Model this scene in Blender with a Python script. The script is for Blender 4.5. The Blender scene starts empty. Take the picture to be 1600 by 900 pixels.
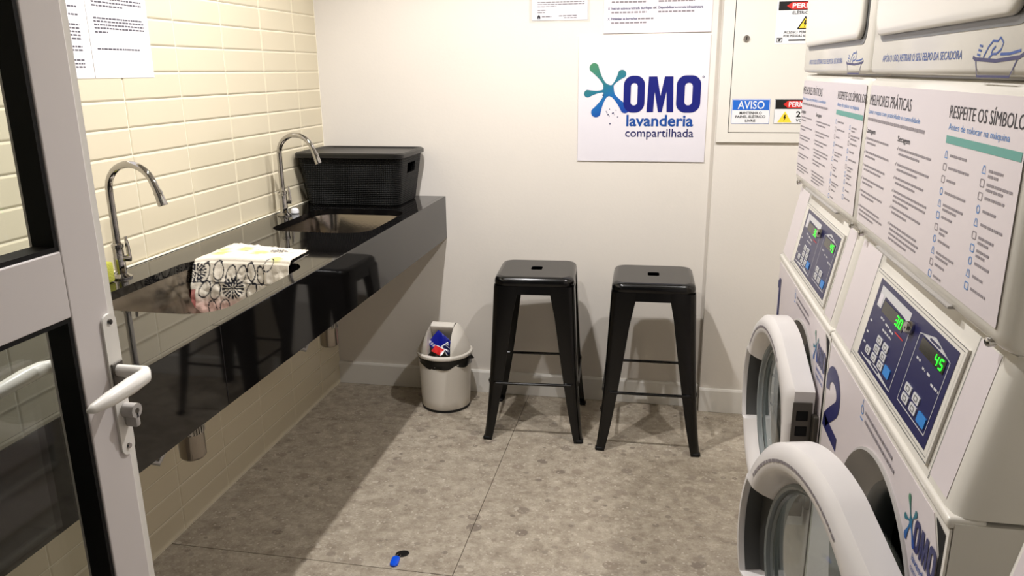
import bpy, bmesh, math, random
from mathutils import Vector, Matrix
random.seed(7)
S = bpy.context.scene
COL = S.collection
R = math.radians

# ------------------------------------------------------------------ camera, world, lamps, exposure
yaw, pitch, roll = 0.1933, 0.2741, -0.0095
fwd = Vector((-math.sin(yaw)*math.cos(pitch), math.cos(yaw)*math.cos(pitch), -math.sin(pitch)))
rgt = Vector((math.cos(yaw), math.sin(yaw), 0)); upv = rgt.cross(fwd)
r2 = rgt*math.cos(roll)+upv*math.sin(roll); u2 = -rgt*math.sin(roll)+upv*math.cos(roll)
cam_d = bpy.data.cameras.new('camera'); cam = bpy.data.objects.new('camera', cam_d); COL.objects.link(cam)
cam_d.sensor_width = 36; cam_d.lens = 1206.0/1600*36; cam_d.clip_start = 0.02
m = Matrix((r2, u2, -fwd)).transposed().to_4x4(); m.translation = Vector((1.457, -3.199, 1.4145))
cam.matrix_world = m
S.camera = cam

w = bpy.data.worlds.new('corridor_light'); S.world = w; w.use_nodes = True
w.node_tree.nodes['Background'].inputs[0].default_value = (1.0, 0.95, 0.88, 1)
w.node_tree.nodes['Background'].inputs[1].default_value = 0.06

LAMP_Z = 2.55
LAMPS = [(0.78, -1.10, 94), (1.94, -1.10, 66), (0.78, -2.05, 38)]
for i, (lx, ly, p) in enumerate(LAMPS):
    ld = bpy.data.lights.new('downlight_beam', 'SPOT'); lo = bpy.data.objects.new('downlight_beam', ld); COL.objects.link(lo)
    ld.energy = p; ld.color = (1.0, 0.972, 0.965); ld.spot_size = R(142); ld.spot_blend = 0.5; ld.shadow_soft_size = 0.025
    lo.location = (lx, ly, LAMP_Z-0.035)
S.view_settings.view_transform = 'Standard'; S.view_settings.look = 'None'
S.view_settings.gamma = 1.0; S.view_settings.exposure = 0.16
S.view_settings.use_curve_mapping = False

# ------------------------------------------------------------------ materials
def lin(c):
    return tuple(((v/255)/12.92 if v/255 <= 0.04045 else ((v/255+0.055)/1.055)**2.4) for v in c)
MATS = {}
def mat(name, rgb, rough=0.5, metal=0.0, spec=0.5, noise=0, nscale=20, bump=0, bscale=60, coat=0, emit=0, trans=0):
    if name in MATS: return MATS[name]
    m = bpy.data.materials.new(name); m.use_nodes = True; nt = m.node_tree; b = nt.nodes['Principled BSDF']
    c = lin(rgb)
    b.inputs['Base Color'].default_value = (*c, 1); b.inputs['Roughness'].default_value = rough
    b.inputs['Metallic'].default_value = metal; b.inputs['Specular IOR Level'].default_value = spec
    b.inputs['Coat Weight'].default_value = coat
    tc = nt.nodes.new('ShaderNodeTexCoord')
    if noise:
        n = nt.nodes.new('ShaderNodeTexNoise'); n.inputs['Scale'].default_value = nscale; n.inputs['Detail'].default_value = 4
        nt.links.new(tc.outputs['Object'], n.inputs['Vector'])
        mx = nt.nodes.new('ShaderNodeMix'); mx.data_type = 'RGBA'
        mx.inputs[6].default_value = (*[v*(1-noise) for v in c], 1); mx.inputs[7].default_value = (*[min(1, v*(1+noise)) for v in c], 1)
        nt.links.new(n.outputs['Fac'], mx.inputs[0]); nt.links.new(mx.outputs[2], b.inputs['Base Color'])
    if bump:
        n2 = nt.nodes.new('ShaderNodeTexNoise'); n2.inputs['Scale'].default_value = bscale; n2.inputs['Detail'].default_value = 3
        nt.links.new(tc.outputs['Object'], n2.inputs['Vector'])
        bp = nt.nodes.new('ShaderNodeBump'); bp.inputs['Strength'].default_value = bump; bp.inputs['Distance'].default_value = 0.002
        nt.links.new(n2.outputs['Fac'], bp.inputs['Height']); nt.links.new(bp.outputs['Normal'], b.inputs['Normal'])
    if emit:
        b.inputs['Emission Color'].default_value = (*c, 1); b.inputs['Emission Strength'].default_value = emit
    MATS[name] = m
    return m
def vcol_mat(name, rough=0.6, bump=0, bscale=200, sheen=0):
    m = mat(name, (255, 255, 255), rough, bump=bump, bscale=bscale)
    a = m.node_tree.nodes.new('ShaderNodeVertexColor'); a.layer_name = 'print'
    m.node_tree.links.new(a.outputs['Color'], m.node_tree.nodes['Principled BSDF'].inputs['Base Color'])
    return m
def glass_mat(name, tint, refl_ior=1.5, rough=0.0):
    m = bpy.data.materials.new(name); m.use_nodes = True; nt = m.node_tree; nt.nodes.clear()
    out = nt.nodes.new('ShaderNodeOutputMaterial'); mx = nt.nodes.new('ShaderNodeMixShader')
    tr = nt.nodes.new('ShaderNodeBsdfTransparent'); gl = nt.nodes.new('ShaderNodeBsdfGlossy'); lw = nt.nodes.new('ShaderNodeLayerWeight'); lw.inputs[0].default_value = 0.5
    pw = nt.nodes.new('ShaderNodeMath'); pw.operation = 'POWER'; pw.inputs[1].default_value = 5; nt.links.new(lw.outputs['Facing'], pw.inputs[0])
    f0 = ((refl_ior-1)/(refl_ior+1))**2; fr = nt.nodes.new('ShaderNodeMath'); fr.operation = 'MULTIPLY_ADD'; fr.inputs[1].default_value = 1-f0; fr.inputs[2].default_value = f0; nt.links.new(pw.outputs[0], fr.inputs[0])
    tr.inputs[0].default_value = (*tint, 1); gl.inputs['Roughness'].default_value = rough
    nt.links.new(fr.outputs[0], mx.inputs[0]); nt.links.new(tr.outputs[0], mx.inputs[1]); nt.links.new(gl.outputs[0], mx.inputs[2])
    nt.links.new(mx.outputs[0], out.inputs[0]); MATS[name] = m
    return m
M = {}
M['wall'] = mat('painted_wall', (224, 218, 209), 0.75, noise=0.02, nscale=3, bump=0.15, bscale=90, spec=0.3)
M['ceil'] = mat('ceiling_paint', (214, 210, 202), 0.85)
M['base'] = mat('baseboard_white', (232, 229, 222), 0.4)
M['tile'] = mat('cream_glazed_tile', (218, 208, 182), 0.13, noise=0.015, nscale=4, bump=0.05, bscale=14)
M['grout'] = mat('cream_grout', (236, 230, 210), 0.85)
M['granite'] = mat('black_granite', (13, 12, 12), 0.045, noise=0.1, nscale=60, spec=0.6)
M['steel'] = mat('brushed_steel', (150, 143, 135), 0.14, 1.0, bump=0.05, bscale=120)
M['chrome'] = mat('chrome', (182, 180, 178), 0.05, 1.0)
M['braid'] = mat('braided_hose', (190, 190, 190), 0.3, 0.9, bump=0.8, bscale=500)
M['black'] = mat('black_powder_coat', (3, 3, 4), 0.2, spec=0.5)
M['bblack'] = mat('black_plastic', (7, 7, 7), 0.36)
M['rubber'] = mat('black_rubber', (5, 5, 6), 0.6, spec=0.25)
M['binw'] = mat('bin_white_plastic', (222, 216, 205), 0.35)
M['bag'] = mat('bin_liner_film', (12, 12, 11), 0.3, bump=0.7, bscale=35)
M['alu'] = mat('white_aluminium', (214, 208, 206), 0.35)
M['leverw'] = mat('white_lever', (232, 229, 222), 0.3)
M['body'] = mat('machine_enamel', (226, 222, 213), 0.22, spec=0.5)
M['vinyl'] = mat('lilac_white_vinyl', (219, 210, 212), 0.32)
M['door_w'] = mat('door_white_plastic', (226, 222, 220), 0.25)
M['bezel'] = mat('bezel_grey_plastic', (176, 172, 168), 0.3)
M['gask'] = mat('grey_gasket', (92, 94, 95), 0.35)
M['drum'] = mat('dark_drum', (20, 20, 22), 0.35, 0.3)
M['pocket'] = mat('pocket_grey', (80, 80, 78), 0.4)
M['retainer'] = mat('retainer_grey', (128, 134, 134), 0.25)
M['hinge'] = mat('hinge_plate', (92, 88, 82), 0.4, 0.6)
M['navy'] = mat('navy_print', (28, 32, 92), 0.4)
M['omonavy'] = mat('logo_navy', (12, 22, 112), 0.4)
M['logoblue'] = mat('logo_blue', (16, 72, 150), 0.4)
M['ctrl'] = mat('control_navy', (36, 38, 84), 0.3)
M['key'] = mat('key_grey', (208, 208, 210), 0.4)
M['keyb'] = mat('key_blue', (52, 132, 208), 0.4)
M['lcd'] = mat('display_dark', (46, 44, 36), 0.12)
M['green'] = mat('green_led', (30, 255, 40), 0.4, emit=2.2)
M['white'] = mat('white_print', (232, 232, 234), 0.4)
M['ink'] = mat('dark_ink', (42, 40, 48), 0.5)
M['inkd'] = mat('charcoal_ink', (92, 90, 98), 0.5)
M['inkg'] = mat('grey_ink', (140, 133, 138), 0.5)
M['inkb'] = mat('blue_ink', (84, 138, 200), 0.5)
M['teal'] = mat('teal_ink', (98, 160, 150), 0.5)
M['paper'] = mat('white_paper', (232, 231, 236), 0.6)
M['board'] = mat('sign_board', (224, 220, 226), 0.35)
M['red'] = mat('sign_red', (206, 40, 34), 0.4)
M['sblack'] = mat('sign_black', (18, 18, 18), 0.4)
M['yellow'] = mat('sign_yellow', (250, 214, 60), 0.4)
M['sblue'] = mat('sign_blue', (32, 102, 200), 0.4)
M['fob'] = mat('fob_blue', (14, 84, 224), 0.25)
M['sponge'] = mat('sponge', (176, 176, 70), 0.9, bump=1, bscale=300)
M['logograd'] = vcol_mat('splash_gradient', 0.4)
M['towel'] = vcol_mat('printed_cloth', 0.95, bump=0.6, bscale=420)
M['sachet'] = vcol_mat('sachet_film', 0.25)
M['glass'] = glass_mat('door_glass', (0.93, 0.95, 0.94), 1.45)
M['bowl'] = glass_mat('bowl_glass', (0.80, 0.86, 0.86), 1.7, 0.03)
M['sleeve'] = glass_mat('clear_sleeve', (0.97, 0.97, 0.97), 1.35, 0.05)
M['lampglow'] = mat('lamp_glow', (255, 240, 215), 0.5, emit=12)
# woven basket: fine relief
def weave():
    m = mat('woven_plastic', (6, 6, 6), 0.5, spec=0.22); nt = m.node_tree; tc = nt.nodes.new('ShaderNodeTexCoord'); sx = nt.nodes.new('ShaderNodeSeparateXYZ')
    nt.links.new(tc.outputs['Object'], sx.inputs[0])
    def mth(op, a, b=None):
        n = nt.nodes.new('ShaderNodeMath'); n.operation = op
        for i, v in enumerate((a, b)):
            if v is None: continue
            if isinstance(v, (int, float)): n.inputs[i].default_value = v
            else: nt.links.new(v, n.inputs[i])
        return n.outputs[0]
    h = mth('ADD', sx.outputs[0], sx.outputs[1])
    a = mth('SINE', mth('MULTIPLY', mth('ADD', h, sx.outputs[2]), 420)); b = mth('SINE', mth('MULTIPLY', mth('SUBTRACT', h, sx.outputs[2]), 420))
    bp = nt.nodes.new('ShaderNodeBump'); bp.inputs['Strength'].default_value = 1; bp.inputs['Distance'].default_value = 0.003
    nt.links.new(mth('MULTIPLY', a, b), bp.inputs['Height']); nt.links.new(bp.outputs['Normal'], nt.nodes['Principled BSDF'].inputs['Normal'])
    return m
M['weave'] = weave()
def stone():
    m = bpy.data.materials.new('stone_look_porcelain'); m.use_nodes = True; nt = m.node_tree; b = nt.nodes['Principled BSDF']
    N = nt.nodes.new; L = nt.links.new
    geo = N('ShaderNodeNewGeometry')
    mp = N('ShaderNodeMapping'); mp.inputs['Scale'].default_value = (1, 1.15, 1); L(geo.outputs['Position'], mp.inputs[0])
    dn = N('ShaderNodeTexNoise'); dn.inputs['Scale'].default_value = 14; dn.inputs['Detail'].default_value = 5; L(mp.outputs[0], dn.inputs['Vector'])
    vm = N('ShaderNodeVectorMath'); vm.operation = 'MULTIPLY_ADD'; vm.inputs[1].default_value = (0.014, 0.014, 0.014)
    L(dn.outputs['Color'], vm.inputs[0]); L(mp.outputs[0], vm.inputs[2])
    def ramp(src, stops):
        r = N('ShaderNodeValToRGB')
        while len(r.color_ramp.elements) < len(stops): r.color_ramp.elements.new(0.5)
        for e, (p, c) in zip(r.color_ramp.elements, stops): e.position = p; e.color = (*c, 1)
        L(src, r.inputs[0]); return r.outputs[0]
    n1 = N('ShaderNodeTexNoise'); n1.inputs['Scale'].default_value = 17; n1.inputs['Detail'].default_value = 12; n1.inputs['Roughness'].default_value = 0.82; L(vm.outputs[0], n1.inputs['Vector'])
    basec = ramp(n1.outputs['Fac'], [(0.30, lin((112, 102, 90))), (0.44, lin((152, 141, 125))), (0.58, lin((178, 168, 151))), (0.74, lin((214, 206, 191)))])
    def chips(scale, lo, hi, cols, fac, prev, amt=0.75):
        v = N('ShaderNodeTexVoronoi'); v.feature = 'F1'; v.inputs['Scale'].default_value = scale; v.inputs['Randomness'].default_value = 1; L(vm.outputs[0], v.inputs['Vector'])
        mk = ramp(v.outputs['Distance'], [(lo, (1, 1, 1)), (hi, (0, 0, 0))])
        sp = N('ShaderNodeSeparateColor'); L(v.outputs['Color'], sp.inputs[0])
        sel = ramp(sp.outputs[0], [(fac-0.02, (0, 0, 0)), (fac, (1, 1, 1))])
        mu = N('ShaderNodeMath'); mu.operation = 'MULTIPLY'; L(mk, mu.inputs[0]); L(sel, mu.inputs[1])
        mu2 = N('ShaderNodeMath'); mu2.operation = 'MULTIPLY'; L(mu.outputs[0], mu2.inputs[0]); mu2.inputs[1].default_value = amt
        cc = ramp(sp.outputs[1], cols)
        mx = N('ShaderNodeMix'); mx.data_type = 'RGBA'; L(mu2.outputs[0], mx.inputs[0]); L(prev, mx.inputs[6]); L(cc, mx.inputs[7])
        return mx.outputs[2]
    c = chips(13, 0.30, 0.335, [(0.0, lin((140, 127, 112))), (0.5, lin((150, 139, 125))), (1, lin((112, 101, 91)))], 0.70, basec, 0.8)
    c = chips(30, 0.30, 0.34, [(0.0, lin((140, 128, 113))), (0.5, lin((190, 181, 164))), (1, lin((112, 102, 91)))], 0.62, c, 0.8)
    c = chips(85, 0.30, 0.38, [(0.0, lin((212, 204, 189))), (0.5, lin((136, 124, 109))), (1, lin((196, 186, 168)))], 0.50, c, 0.7)
    c = chips(170, 0.30, 0.40, [(0.0, lin((216, 208, 194))), (0.5, lin((128, 117, 104))), (1, lin((170, 158, 141)))], 0.70, c, 0.45)
    L(c, b.inputs['Base Color']); b.inputs['Roughness'].default_value = 0.42; b.inputs['Specular IOR Level'].default_value = 0.4
    bp = N('ShaderNodeBump'); bp.inputs['Strength'].default_value = 0.12; bp.inputs['Distance'].default_value = 0.002; L(n1.outputs['Fac'], bp.inputs['Height']); L(bp.outputs[0], b.inputs['Normal'])
    return m
M['stone'] = stone()
M['fgrout'] = mat('floor_grout', (98, 90, 80), 0.9)

# ------------------------------------------------------------------ helpers
WM = {}
def reg(o, parent=None, wm=None):
    WM[o.name] = wm if wm is not None else (WM[parent.name] if parent else Matrix.Identity(4))
def tag(o, label=None, cat=None, group=None, kind=None):
    if label: o['label'] = label
    if cat: o['category'] = cat
    if group: o['group'] = group
    if kind: o['kind'] = kind
    return o
def empty(name, loc=(0, 0, 0), label=None, cat=None, group=None, kind=None):
    o = bpy.data.objects.new(name, None); COL.objects.link(o); o.location = loc; o.empty_display_size = 0.05
    reg(o, None, Matrix.Translation(Vector(loc))); return tag(o, label, cat, group, kind)
class MB:
    def __init__(s): s.v = []; s.f = []
    def add(s, vs, fs, T=None):
        o = len(s.v); s.v += [(T @ Vector(p)) if T is not None else Vector(p) for p in vs]; s.f += [tuple(i+o for i in f) for f in fs]; return s
    def bm(s, b, T=None):
        b.verts.index_update(); s.add([v.co.copy() for v in b.verts], [[v.index for v in f.verts] for f in b.faces], T); b.free(); return s
    def box(s, x0, x1, y0, y1, z0, z1, T=None):
        return s.add([(x0, y0, z0), (x1, y0, z0), (x1, y1, z0), (x0, y1, z0), (x0, y0, z1), (x1, y0, z1), (x1, y1, z1), (x0, y1, z1)],
                     [(0, 3, 2, 1), (4, 5, 6, 7), (0, 1, 5, 4), (1, 2, 6, 5), (2, 3, 7, 6), (3, 0, 4, 7)], T)
    def rbox(s, x0, x1, y0, y1, z0, z1, r=0.005, seg=2, T=None):
        b = bmesh.new(); bmesh.ops.create_cube(b, size=1)
        for v in b.verts: v.co = Vector(((x0+x1)/2+v.co.x*(x1-x0), (y0+y1)/2+v.co.y*(y1-y0), (z0+z1)/2+v.co.z*(z1-z0)))
        bmesh.ops.bevel(b, geom=b.edges[:], offset=r, segments=seg, profile=0.5, affect='EDGES'); return s.bm(b, T)
    def loft(s, rings, cap0=True, cap1=True, closed=True, T=None):
        n = len(rings[0]); vs = [p for r in rings for p in r]; fs = []
        for i in range(len(rings)-1):
            for j in range(n if closed else n-1):
                k = (j+1) % n; fs.append((i*n+j, i*n+k, (i+1)*n+k, (i+1)*n+j))
        if cap0: fs.append(tuple(range(n-1, -1, -1)))
        if cap1: fs.append(tuple((len(rings)-1)*n+j for j in range(n)))
        return s.add(vs, fs, T)
    def tube(s, pts, rad, n=12, T=None, flat=1.0, cap=True):
        pts = [Vector(p) for p in pts]; rings = []; rad = rad if isinstance(rad, (list, tuple)) else [rad]*len(pts)
        prev = None
        for i, p in enumerate(pts):
            t = (pts[min(i+1, len(pts)-1)]-pts[max(i-1, 0)]).normalized()
            if prev is None:
                a = Vector((0, 0, 1)) if abs(t.z) < 0.9 else Vector((1, 0, 0)); nrm = (a-t*a.dot(t)).normalized()
            else: nrm = (prev-t*prev.dot(t)).normalized()
            prev = nrm; bn = t.cross(nrm)
            rings.append([p+nrm*math.cos(2*math.pi*k/n)*rad[i]+bn*math.sin(2*math.pi*k/n)*rad[i]*flat for k in range(n)])
        return s.loft(rings, cap, cap, T=T)
    def lathe(s, prof, c=(0, 0, 0), n=32, T=None, cap0=False, cap1=False):
        rings = [[(c[0]+r*math.cos(2*math.pi*k/n), c[1]+r*math.sin(2*math.pi*k/n), c[2]+z) for k in range(n)] for r, z in prof]
        return s.loft(rings, cap0, cap1, T=T)
    def poly(s, pts, T=None): return s.add(pts, [tuple(range(len(pts)))], T)
    def plate(s, outer, holes=(), T=None, d=0.0):
        """flat plate in xy (z up = front), optional holes, extruded to -d"""
        b = bmesh.new(); es = []
        for loop in [outer]+list(holes):
            vs = [b.verts.new((p[0], p[1], 0)) for p in loop]
            es += [b.edges.new((vs[i], vs[(i+1) % len(vs)])) for i in range(len(vs))]
        bmesh.ops.triangle_fill(b, use_beauty=True, edges=es)
        for f in b.faces:
            if f.normal.z < 0: f.normal_flip()
        if d:
            g = bmesh.ops.extrude_face_region(b, geom=b.faces[:])
            new = [x for x in g['geom'] if isinstance(x, bmesh.types.BMVert)]
            for v in new: v.co.z += 0
            low = [v for v in b.verts if v not in set(new)]
            for v in low: v.co.z -= d
            bmesh.ops.recalc_face_normals(b, faces=b.faces[:])
        return s.bm(b, T)
    def build(s, name, material, parent=None, smooth=True, angle=35, label=None, cat=None, group=None, kind=None, colfn=None):
        me = bpy.data.meshes.new(name); o = bpy.data.objects.new(name, me)
        inv = WM[parent.name].inverted() if parent else Matrix.Identity(4)
        me.from_pydata([tuple(inv @ v) for v in s.v], [], s.f)
        if colfn:
            ca = me.color_attributes.new('print', 'FLOAT_COLOR', 'POINT')
            for i, v in enumerate(s.v): ca.data[i].color = (*colfn(i, v), 1)
        me.materials.append(M[material] if isinstance(material, str) else material)
        if smooth:
            for p in me.polygons: p.use_smooth = True
            me.set_sharp_from_angle(angle=R(angle))
        COL.objects.link(o)
        if parent: o.parent = parent
        reg(o, parent); return tag(o, label, cat, group, kind)
def base_thing(mb, name, material, loc, label, cat, group=None, **k):
    """single-mesh thing with its origin at loc"""
    mb.v = [v-Vector(loc) for v in mb.v]; o = mb.build(name, material, label=label, cat=cat, group=group, **k); o.location = loc
    WM[o.name] = Matrix.Translation(Vector(loc)); return o
def copy_tree(o, parent=None):
    c = o.copy(); COL.objects.link(c); c.parent = parent
    for ch in list(o.children): copy_tree(ch, c)
    return c
def rrect(x0, x1, y0, y1, r, n=5):
    pts = []
    for cx, cy, a0 in ((x1-r, y0+r, -90), (x1-r, y1-r, 0), (x0+r, y1-r, 90), (x0+r, y0+r, 180)):
        for k in range(n+1):
            a = R(a0+90*k/n); pts.append((cx+r*math.cos(a), cy+r*math.sin(a)))
    return pts
def circle(cx, cy, r, n=32, a0=0): return [(cx+r*math.cos(a0+2*math.pi*k/n), cy+r*math.sin(a0+2*math.pi*k/n)) for k in range(n)]
def frame(origin, ax, ay, az=None):
    ax, ay = Vector(ax), Vector(ay); az = Vector(az) if az else ax.cross(ay).normalized()
    t = Matrix((ax, ay, az)).transposed().to_4x4(); t.translation = Vector(origin); return t
_tx = {}
def text2d(body, bold=0.0):
    key = (body, bold)
    if key in _tx: return _tx[key]
    c = bpy.data.curves.new('t', 'FONT'); c.body = body; c.size = 1; c.offset = bold; c.resolution_u = 3
    o = bpy.data.objects.new('t', c); COL.objects.link(o)
    dg = bpy.context.evaluated_depsgraph_get(); me = bpy.data.meshes.new_from_object(o.evaluated_get(dg))
    vs = [v.co.copy() for v in me.vertices]; fs = [tuple(p.vertices) for p in me.polygons]
    bpy.data.objects.remove(o); bpy.data.curves.remove(c); bpy.data.meshes.remove(me)
    _tx[key] = (vs, fs); return _tx[key]
CAP = max(v.y for v in text2d('H')[0])
def put_text(mb, body, x, y, cap, T, width=None, bold=0.0, center=False):
    """text with baseline y and left x in the frame T (xy plane); squeezed to width"""
    vs, fs = text2d(body, bold); x0 = min(v.x for v in vs); x1 = max(v.x for v in vs); sy = cap/CAP
    sx = width/(x1-x0) if width else sy
    if center: x -= sx*(x1-x0)/2
    mb.add([(x+(v.x-x0)*sx, y+v.y*sy, 0) for v in vs], fs, T); return sx*(x1-x0)
def dashes(mb, x0, x1, y, h, T, wmin=0.008, wmax=0.02, gap=0.003):
    x = x0
    while x < x1-1e-4:
        e = min(x1, x+random.uniform(wmin, wmax)); mb.add([(x, y, 0), (e, y, 0), (e, y+h, 0), (x, y+h, 0)], [(0, 1, 2, 3)], T); x = e+gap
def ribbon(mb, pts, wd, T, closed=False):
    pts = [Vector((p[0], p[1], 0)) for p in pts]; n = len(pts); L = []; Rr = []
    for i, p in enumerate(pts):
        a = pts[(i-1) % n] if closed or i else p; b = pts[(i+1) % n] if closed or i < n-1 else p
        t = (b-a).normalized(); q = Vector((-t.y, t.x, 0))*wd/2; L.append(p+q); Rr.append(p-q)
    fs = [(i, n+i, n+(i+1) % n, (i+1) % n) for i in range(n if closed else n-1)]
    mb.add(L+Rr, fs, T)

# ------------------------------------------------------------------ the setting
RX, FY, CZ = 2.60, -3.26, 2.60
fl = MB().box(-0.1, RX+0.1, FY-0.9, 0.1, -0.06, -0.004).build('floor', 'fgrout', smooth=False); tag(fl, kind='structure', label='stone-look porcelain tiled floor')
xs = [-0.025, 0.906, 1.837, 2.70]; ys = [0.09, -0.400, -1.332, -2.264, -3.196, -4.1]
for i in range(3):
    for j in range(5):
        g = 0.0011
        MB().rbox(xs[i]+g, xs[i+1]-g, ys[j+1]+g, ys[j]-g, -0.012, 0.0, 0.0008, 1).build('tile', 'stone', fl, smooth=False)
# back wall, proud service panel on the right
wb = MB().box(-0.1, RX+0.1, 0.0, 0.12, -0.05, CZ).build('wall_back', 'wall', smooth=False, kind='structure', label='cream white painted back wall')
MB().rbox(1.652, RX, -0.043, 0.0, 0.0, CZ-0.002, 0.002, 1).build('service_panel', 'wall', wb, smooth=False)
wr = MB().box(RX, RX+0.1, FY, 0.0, -0.05, CZ).build('wall_right', 'wall', smooth=False, kind='structure', label='painted wall behind the machines')
wf = MB().box(-0.1, 0.10, FY-0.12, FY, -0.05, CZ).box(0.62, 0.69, FY-0.12, FY, -0.05, 2.16).box(RX-0.12, RX+0.1, FY-0.12, FY, -0.05, CZ).box(0.10, RX-0.12, FY-0.12, FY, 2.16, CZ).build('wall_front', 'wall', smooth=False, kind='structure', label='painted wall around the entrance')
ce = MB().box(-0.1, RX+0.1, FY-0.12, 0.12, CZ, CZ+0.08).build('ceiling', 'ceil', smooth=False, kind='structure', label='white ceiling')
def baseboard(name, x0, x1, y, label):
    mb = MB(); prof = [(y, 0.001), (y-0.013, 0.001), (y-0.013, 0.097), (y-0.009, 0.105), (y, 0.105)]
    mb.loft([[(x, p[0], p[1]) for p in prof] for x in (x0, x1)])
    return mb.build(name, 'base', smooth=False, kind='structure', label=label)
baseboard('baseboard_back', 0.0, 1.651, 0.0, 'white baseboard along the back wall')
baseboard('baseboard_back_service', 1.652, RX, -0.043, 'white baseboard under the electrical cabinet')
# tiled left wall
TW, TH, Z4, YO = 0.263, 0.0742, 1.4186, 0.207
wl = MB().box(-0.12, -0.0028, FY, 0.0, -0.05, CZ).build('wall_left', 'grout', smooth=False, kind='structure', label='cream glazed tiled wall on the left')
def tile_mesh(w_, h_):
    g = 0.0013; b = 0.0060; dz = 0.0011
    y0, y1, z0, z1 = -w_/2+g, w_/2-g, -h_/2+g, h_/2-g
    vs = [(-0.0030, y0, z0), (-0.0030, y1, z0), (-0.0030, y1, z1), (-0.0030, y0, z1), (-0.0027, y0, z0), (-0.0027, y1, z0), (-0.0027, y1, z1), (-0.0027, y0, z1),
          (-dz, y0+b*.3, z0+b*.45), (-dz, y1-b*.3, z0+b*.45), (-dz, y1-b*.3, z1-b*.3), (-dz, y0+b*.3, z1-b*.3),
          (0, y0+b*.6, z0+b), (0, y1-b*.6, z0+b), (0, y1-b*.6, z1-b*.6), (0, y0+b*.6, z1-b*.6)]
    fs = [(12, 13, 14, 15)]
    for a in (0, 4, 8):
        fs += [(a+k, a+(k+1) % 4, a+4+(k+1) % 4, a+4+k) for k in range(4)]
    return vs, fs
rest = MB(); shared = {}
zrows = [Z4-TH*k for k in range(19, -17, -1)]
for r in range(len(zrows)-1):
    z0, z1 = zrows[r], zrows[r+1]
    if r == 0: z0 = 0.0
    if z0 >= CZ: continue
    z1 = min(z1, CZ)
    for c in range(13):
        y1 = 0.0 if c == 0 else -YO-TW*(c-1); y0 = -YO-TW*c
        if y1 <= FY: continue
        y0 = max(y0, FY); w_, h_ = y1-y0, z1-z0
        vis = y0 > -2.35 and z0 < 1.70 and not (0.73 < z0 < 0.88)
        if vis:
            key = (round(w_, 4), round(h_, 4))
            if key not in shared:
                vs, fs = tile_mesh(w_, h_); o = MB().add(vs, fs).build('tile', 'tile', wl, smooth=False); shared[key] = o.data
            else:
                o = bpy.data.objects.new('tile', shared[key]); COL.objects.link(o); o.parent = wl
            o.location = (0, (y0+y1)/2, (z0+z1)/2)
        else:
            vs, fs = tile_mesh(w_, h_); rest.add([(p[0], p[1]+(y0+y1)/2, p[2]+(z0+z1)/2) for p in vs], fs)
rest.build('outer_tiles', 'tile', wl, smooth=False, kind='stuff')
MB().box(-0.0028, -0.0002, -0.004, 0.0, 0.9, CZ-0.01).build('corner_bead', 'grout', wl, smooth=False)
# ceiling downlights
for i, (lx, ly, p) in enumerate(LAMPS):
    d = empty('ceiling_downlight', (lx, ly, CZ), ['recessed round ceiling downlight above the sink counter', 'recessed round ceiling downlight above the washing machines', 'recessed round ceiling downlight nearest the glass door'][i], 'lamp', 'ceiling downlights')
    MB().lathe([(0.062, CZ-0.0002), (0.062, CZ-0.006), (0.046, CZ-0.009), (0.040, CZ-0.001)], (lx, ly, 0), 32).build('trim_ring', 'base', d)
    MB().lathe([(0.040, CZ-0.002), (0.0001, CZ-0.002)], (lx, ly, 0), 24).build('lens', 'lampglow', d)

# ------------------------------------------------------------------ black granite counter with sinks
CT, CB, CX = 0.897, 0.7125, 0.543
SINKS = [(0.130, 0.490, -1.722, -1.222), (0.128, 0.496, -0.815, -0.365)]
cnt = empty('sink_counter', (0, 0, CB), 'long black granite wash counter with deep front along the tiled wall', 'counter')
T0 = frame((0, 0, CT), (1, 0, 0), (0, 1, 0))
holes = [rrect(a, b, c, d, 0.085, 10) for a, b, c, d in SINKS]
MB().plate([(0.0005, -3.05), (CX-0.02, -3.05), (CX-0.02, -0.0005), (0.0005, -0.0005)], holes, T0, 0.022).build('counter_top', 'granite', cnt, smooth=False)
for y0, y1 in ((-1.7805, -0.0005), (-3.05, -1.7825)):
    MB().rbox(CX-0.0199, CX, y0, y1, CB, CT+0.0003, 0.0012, 1).build('apron_panel', 'granite', cnt, smooth=False)
MB().rbox(0.0005, 0.0105, -3.05, -0.0005, CT+0.0003, CT+0.0035, 0.001, 1).build('sealant_bead', 'grout', cnt, smooth=False)
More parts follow.
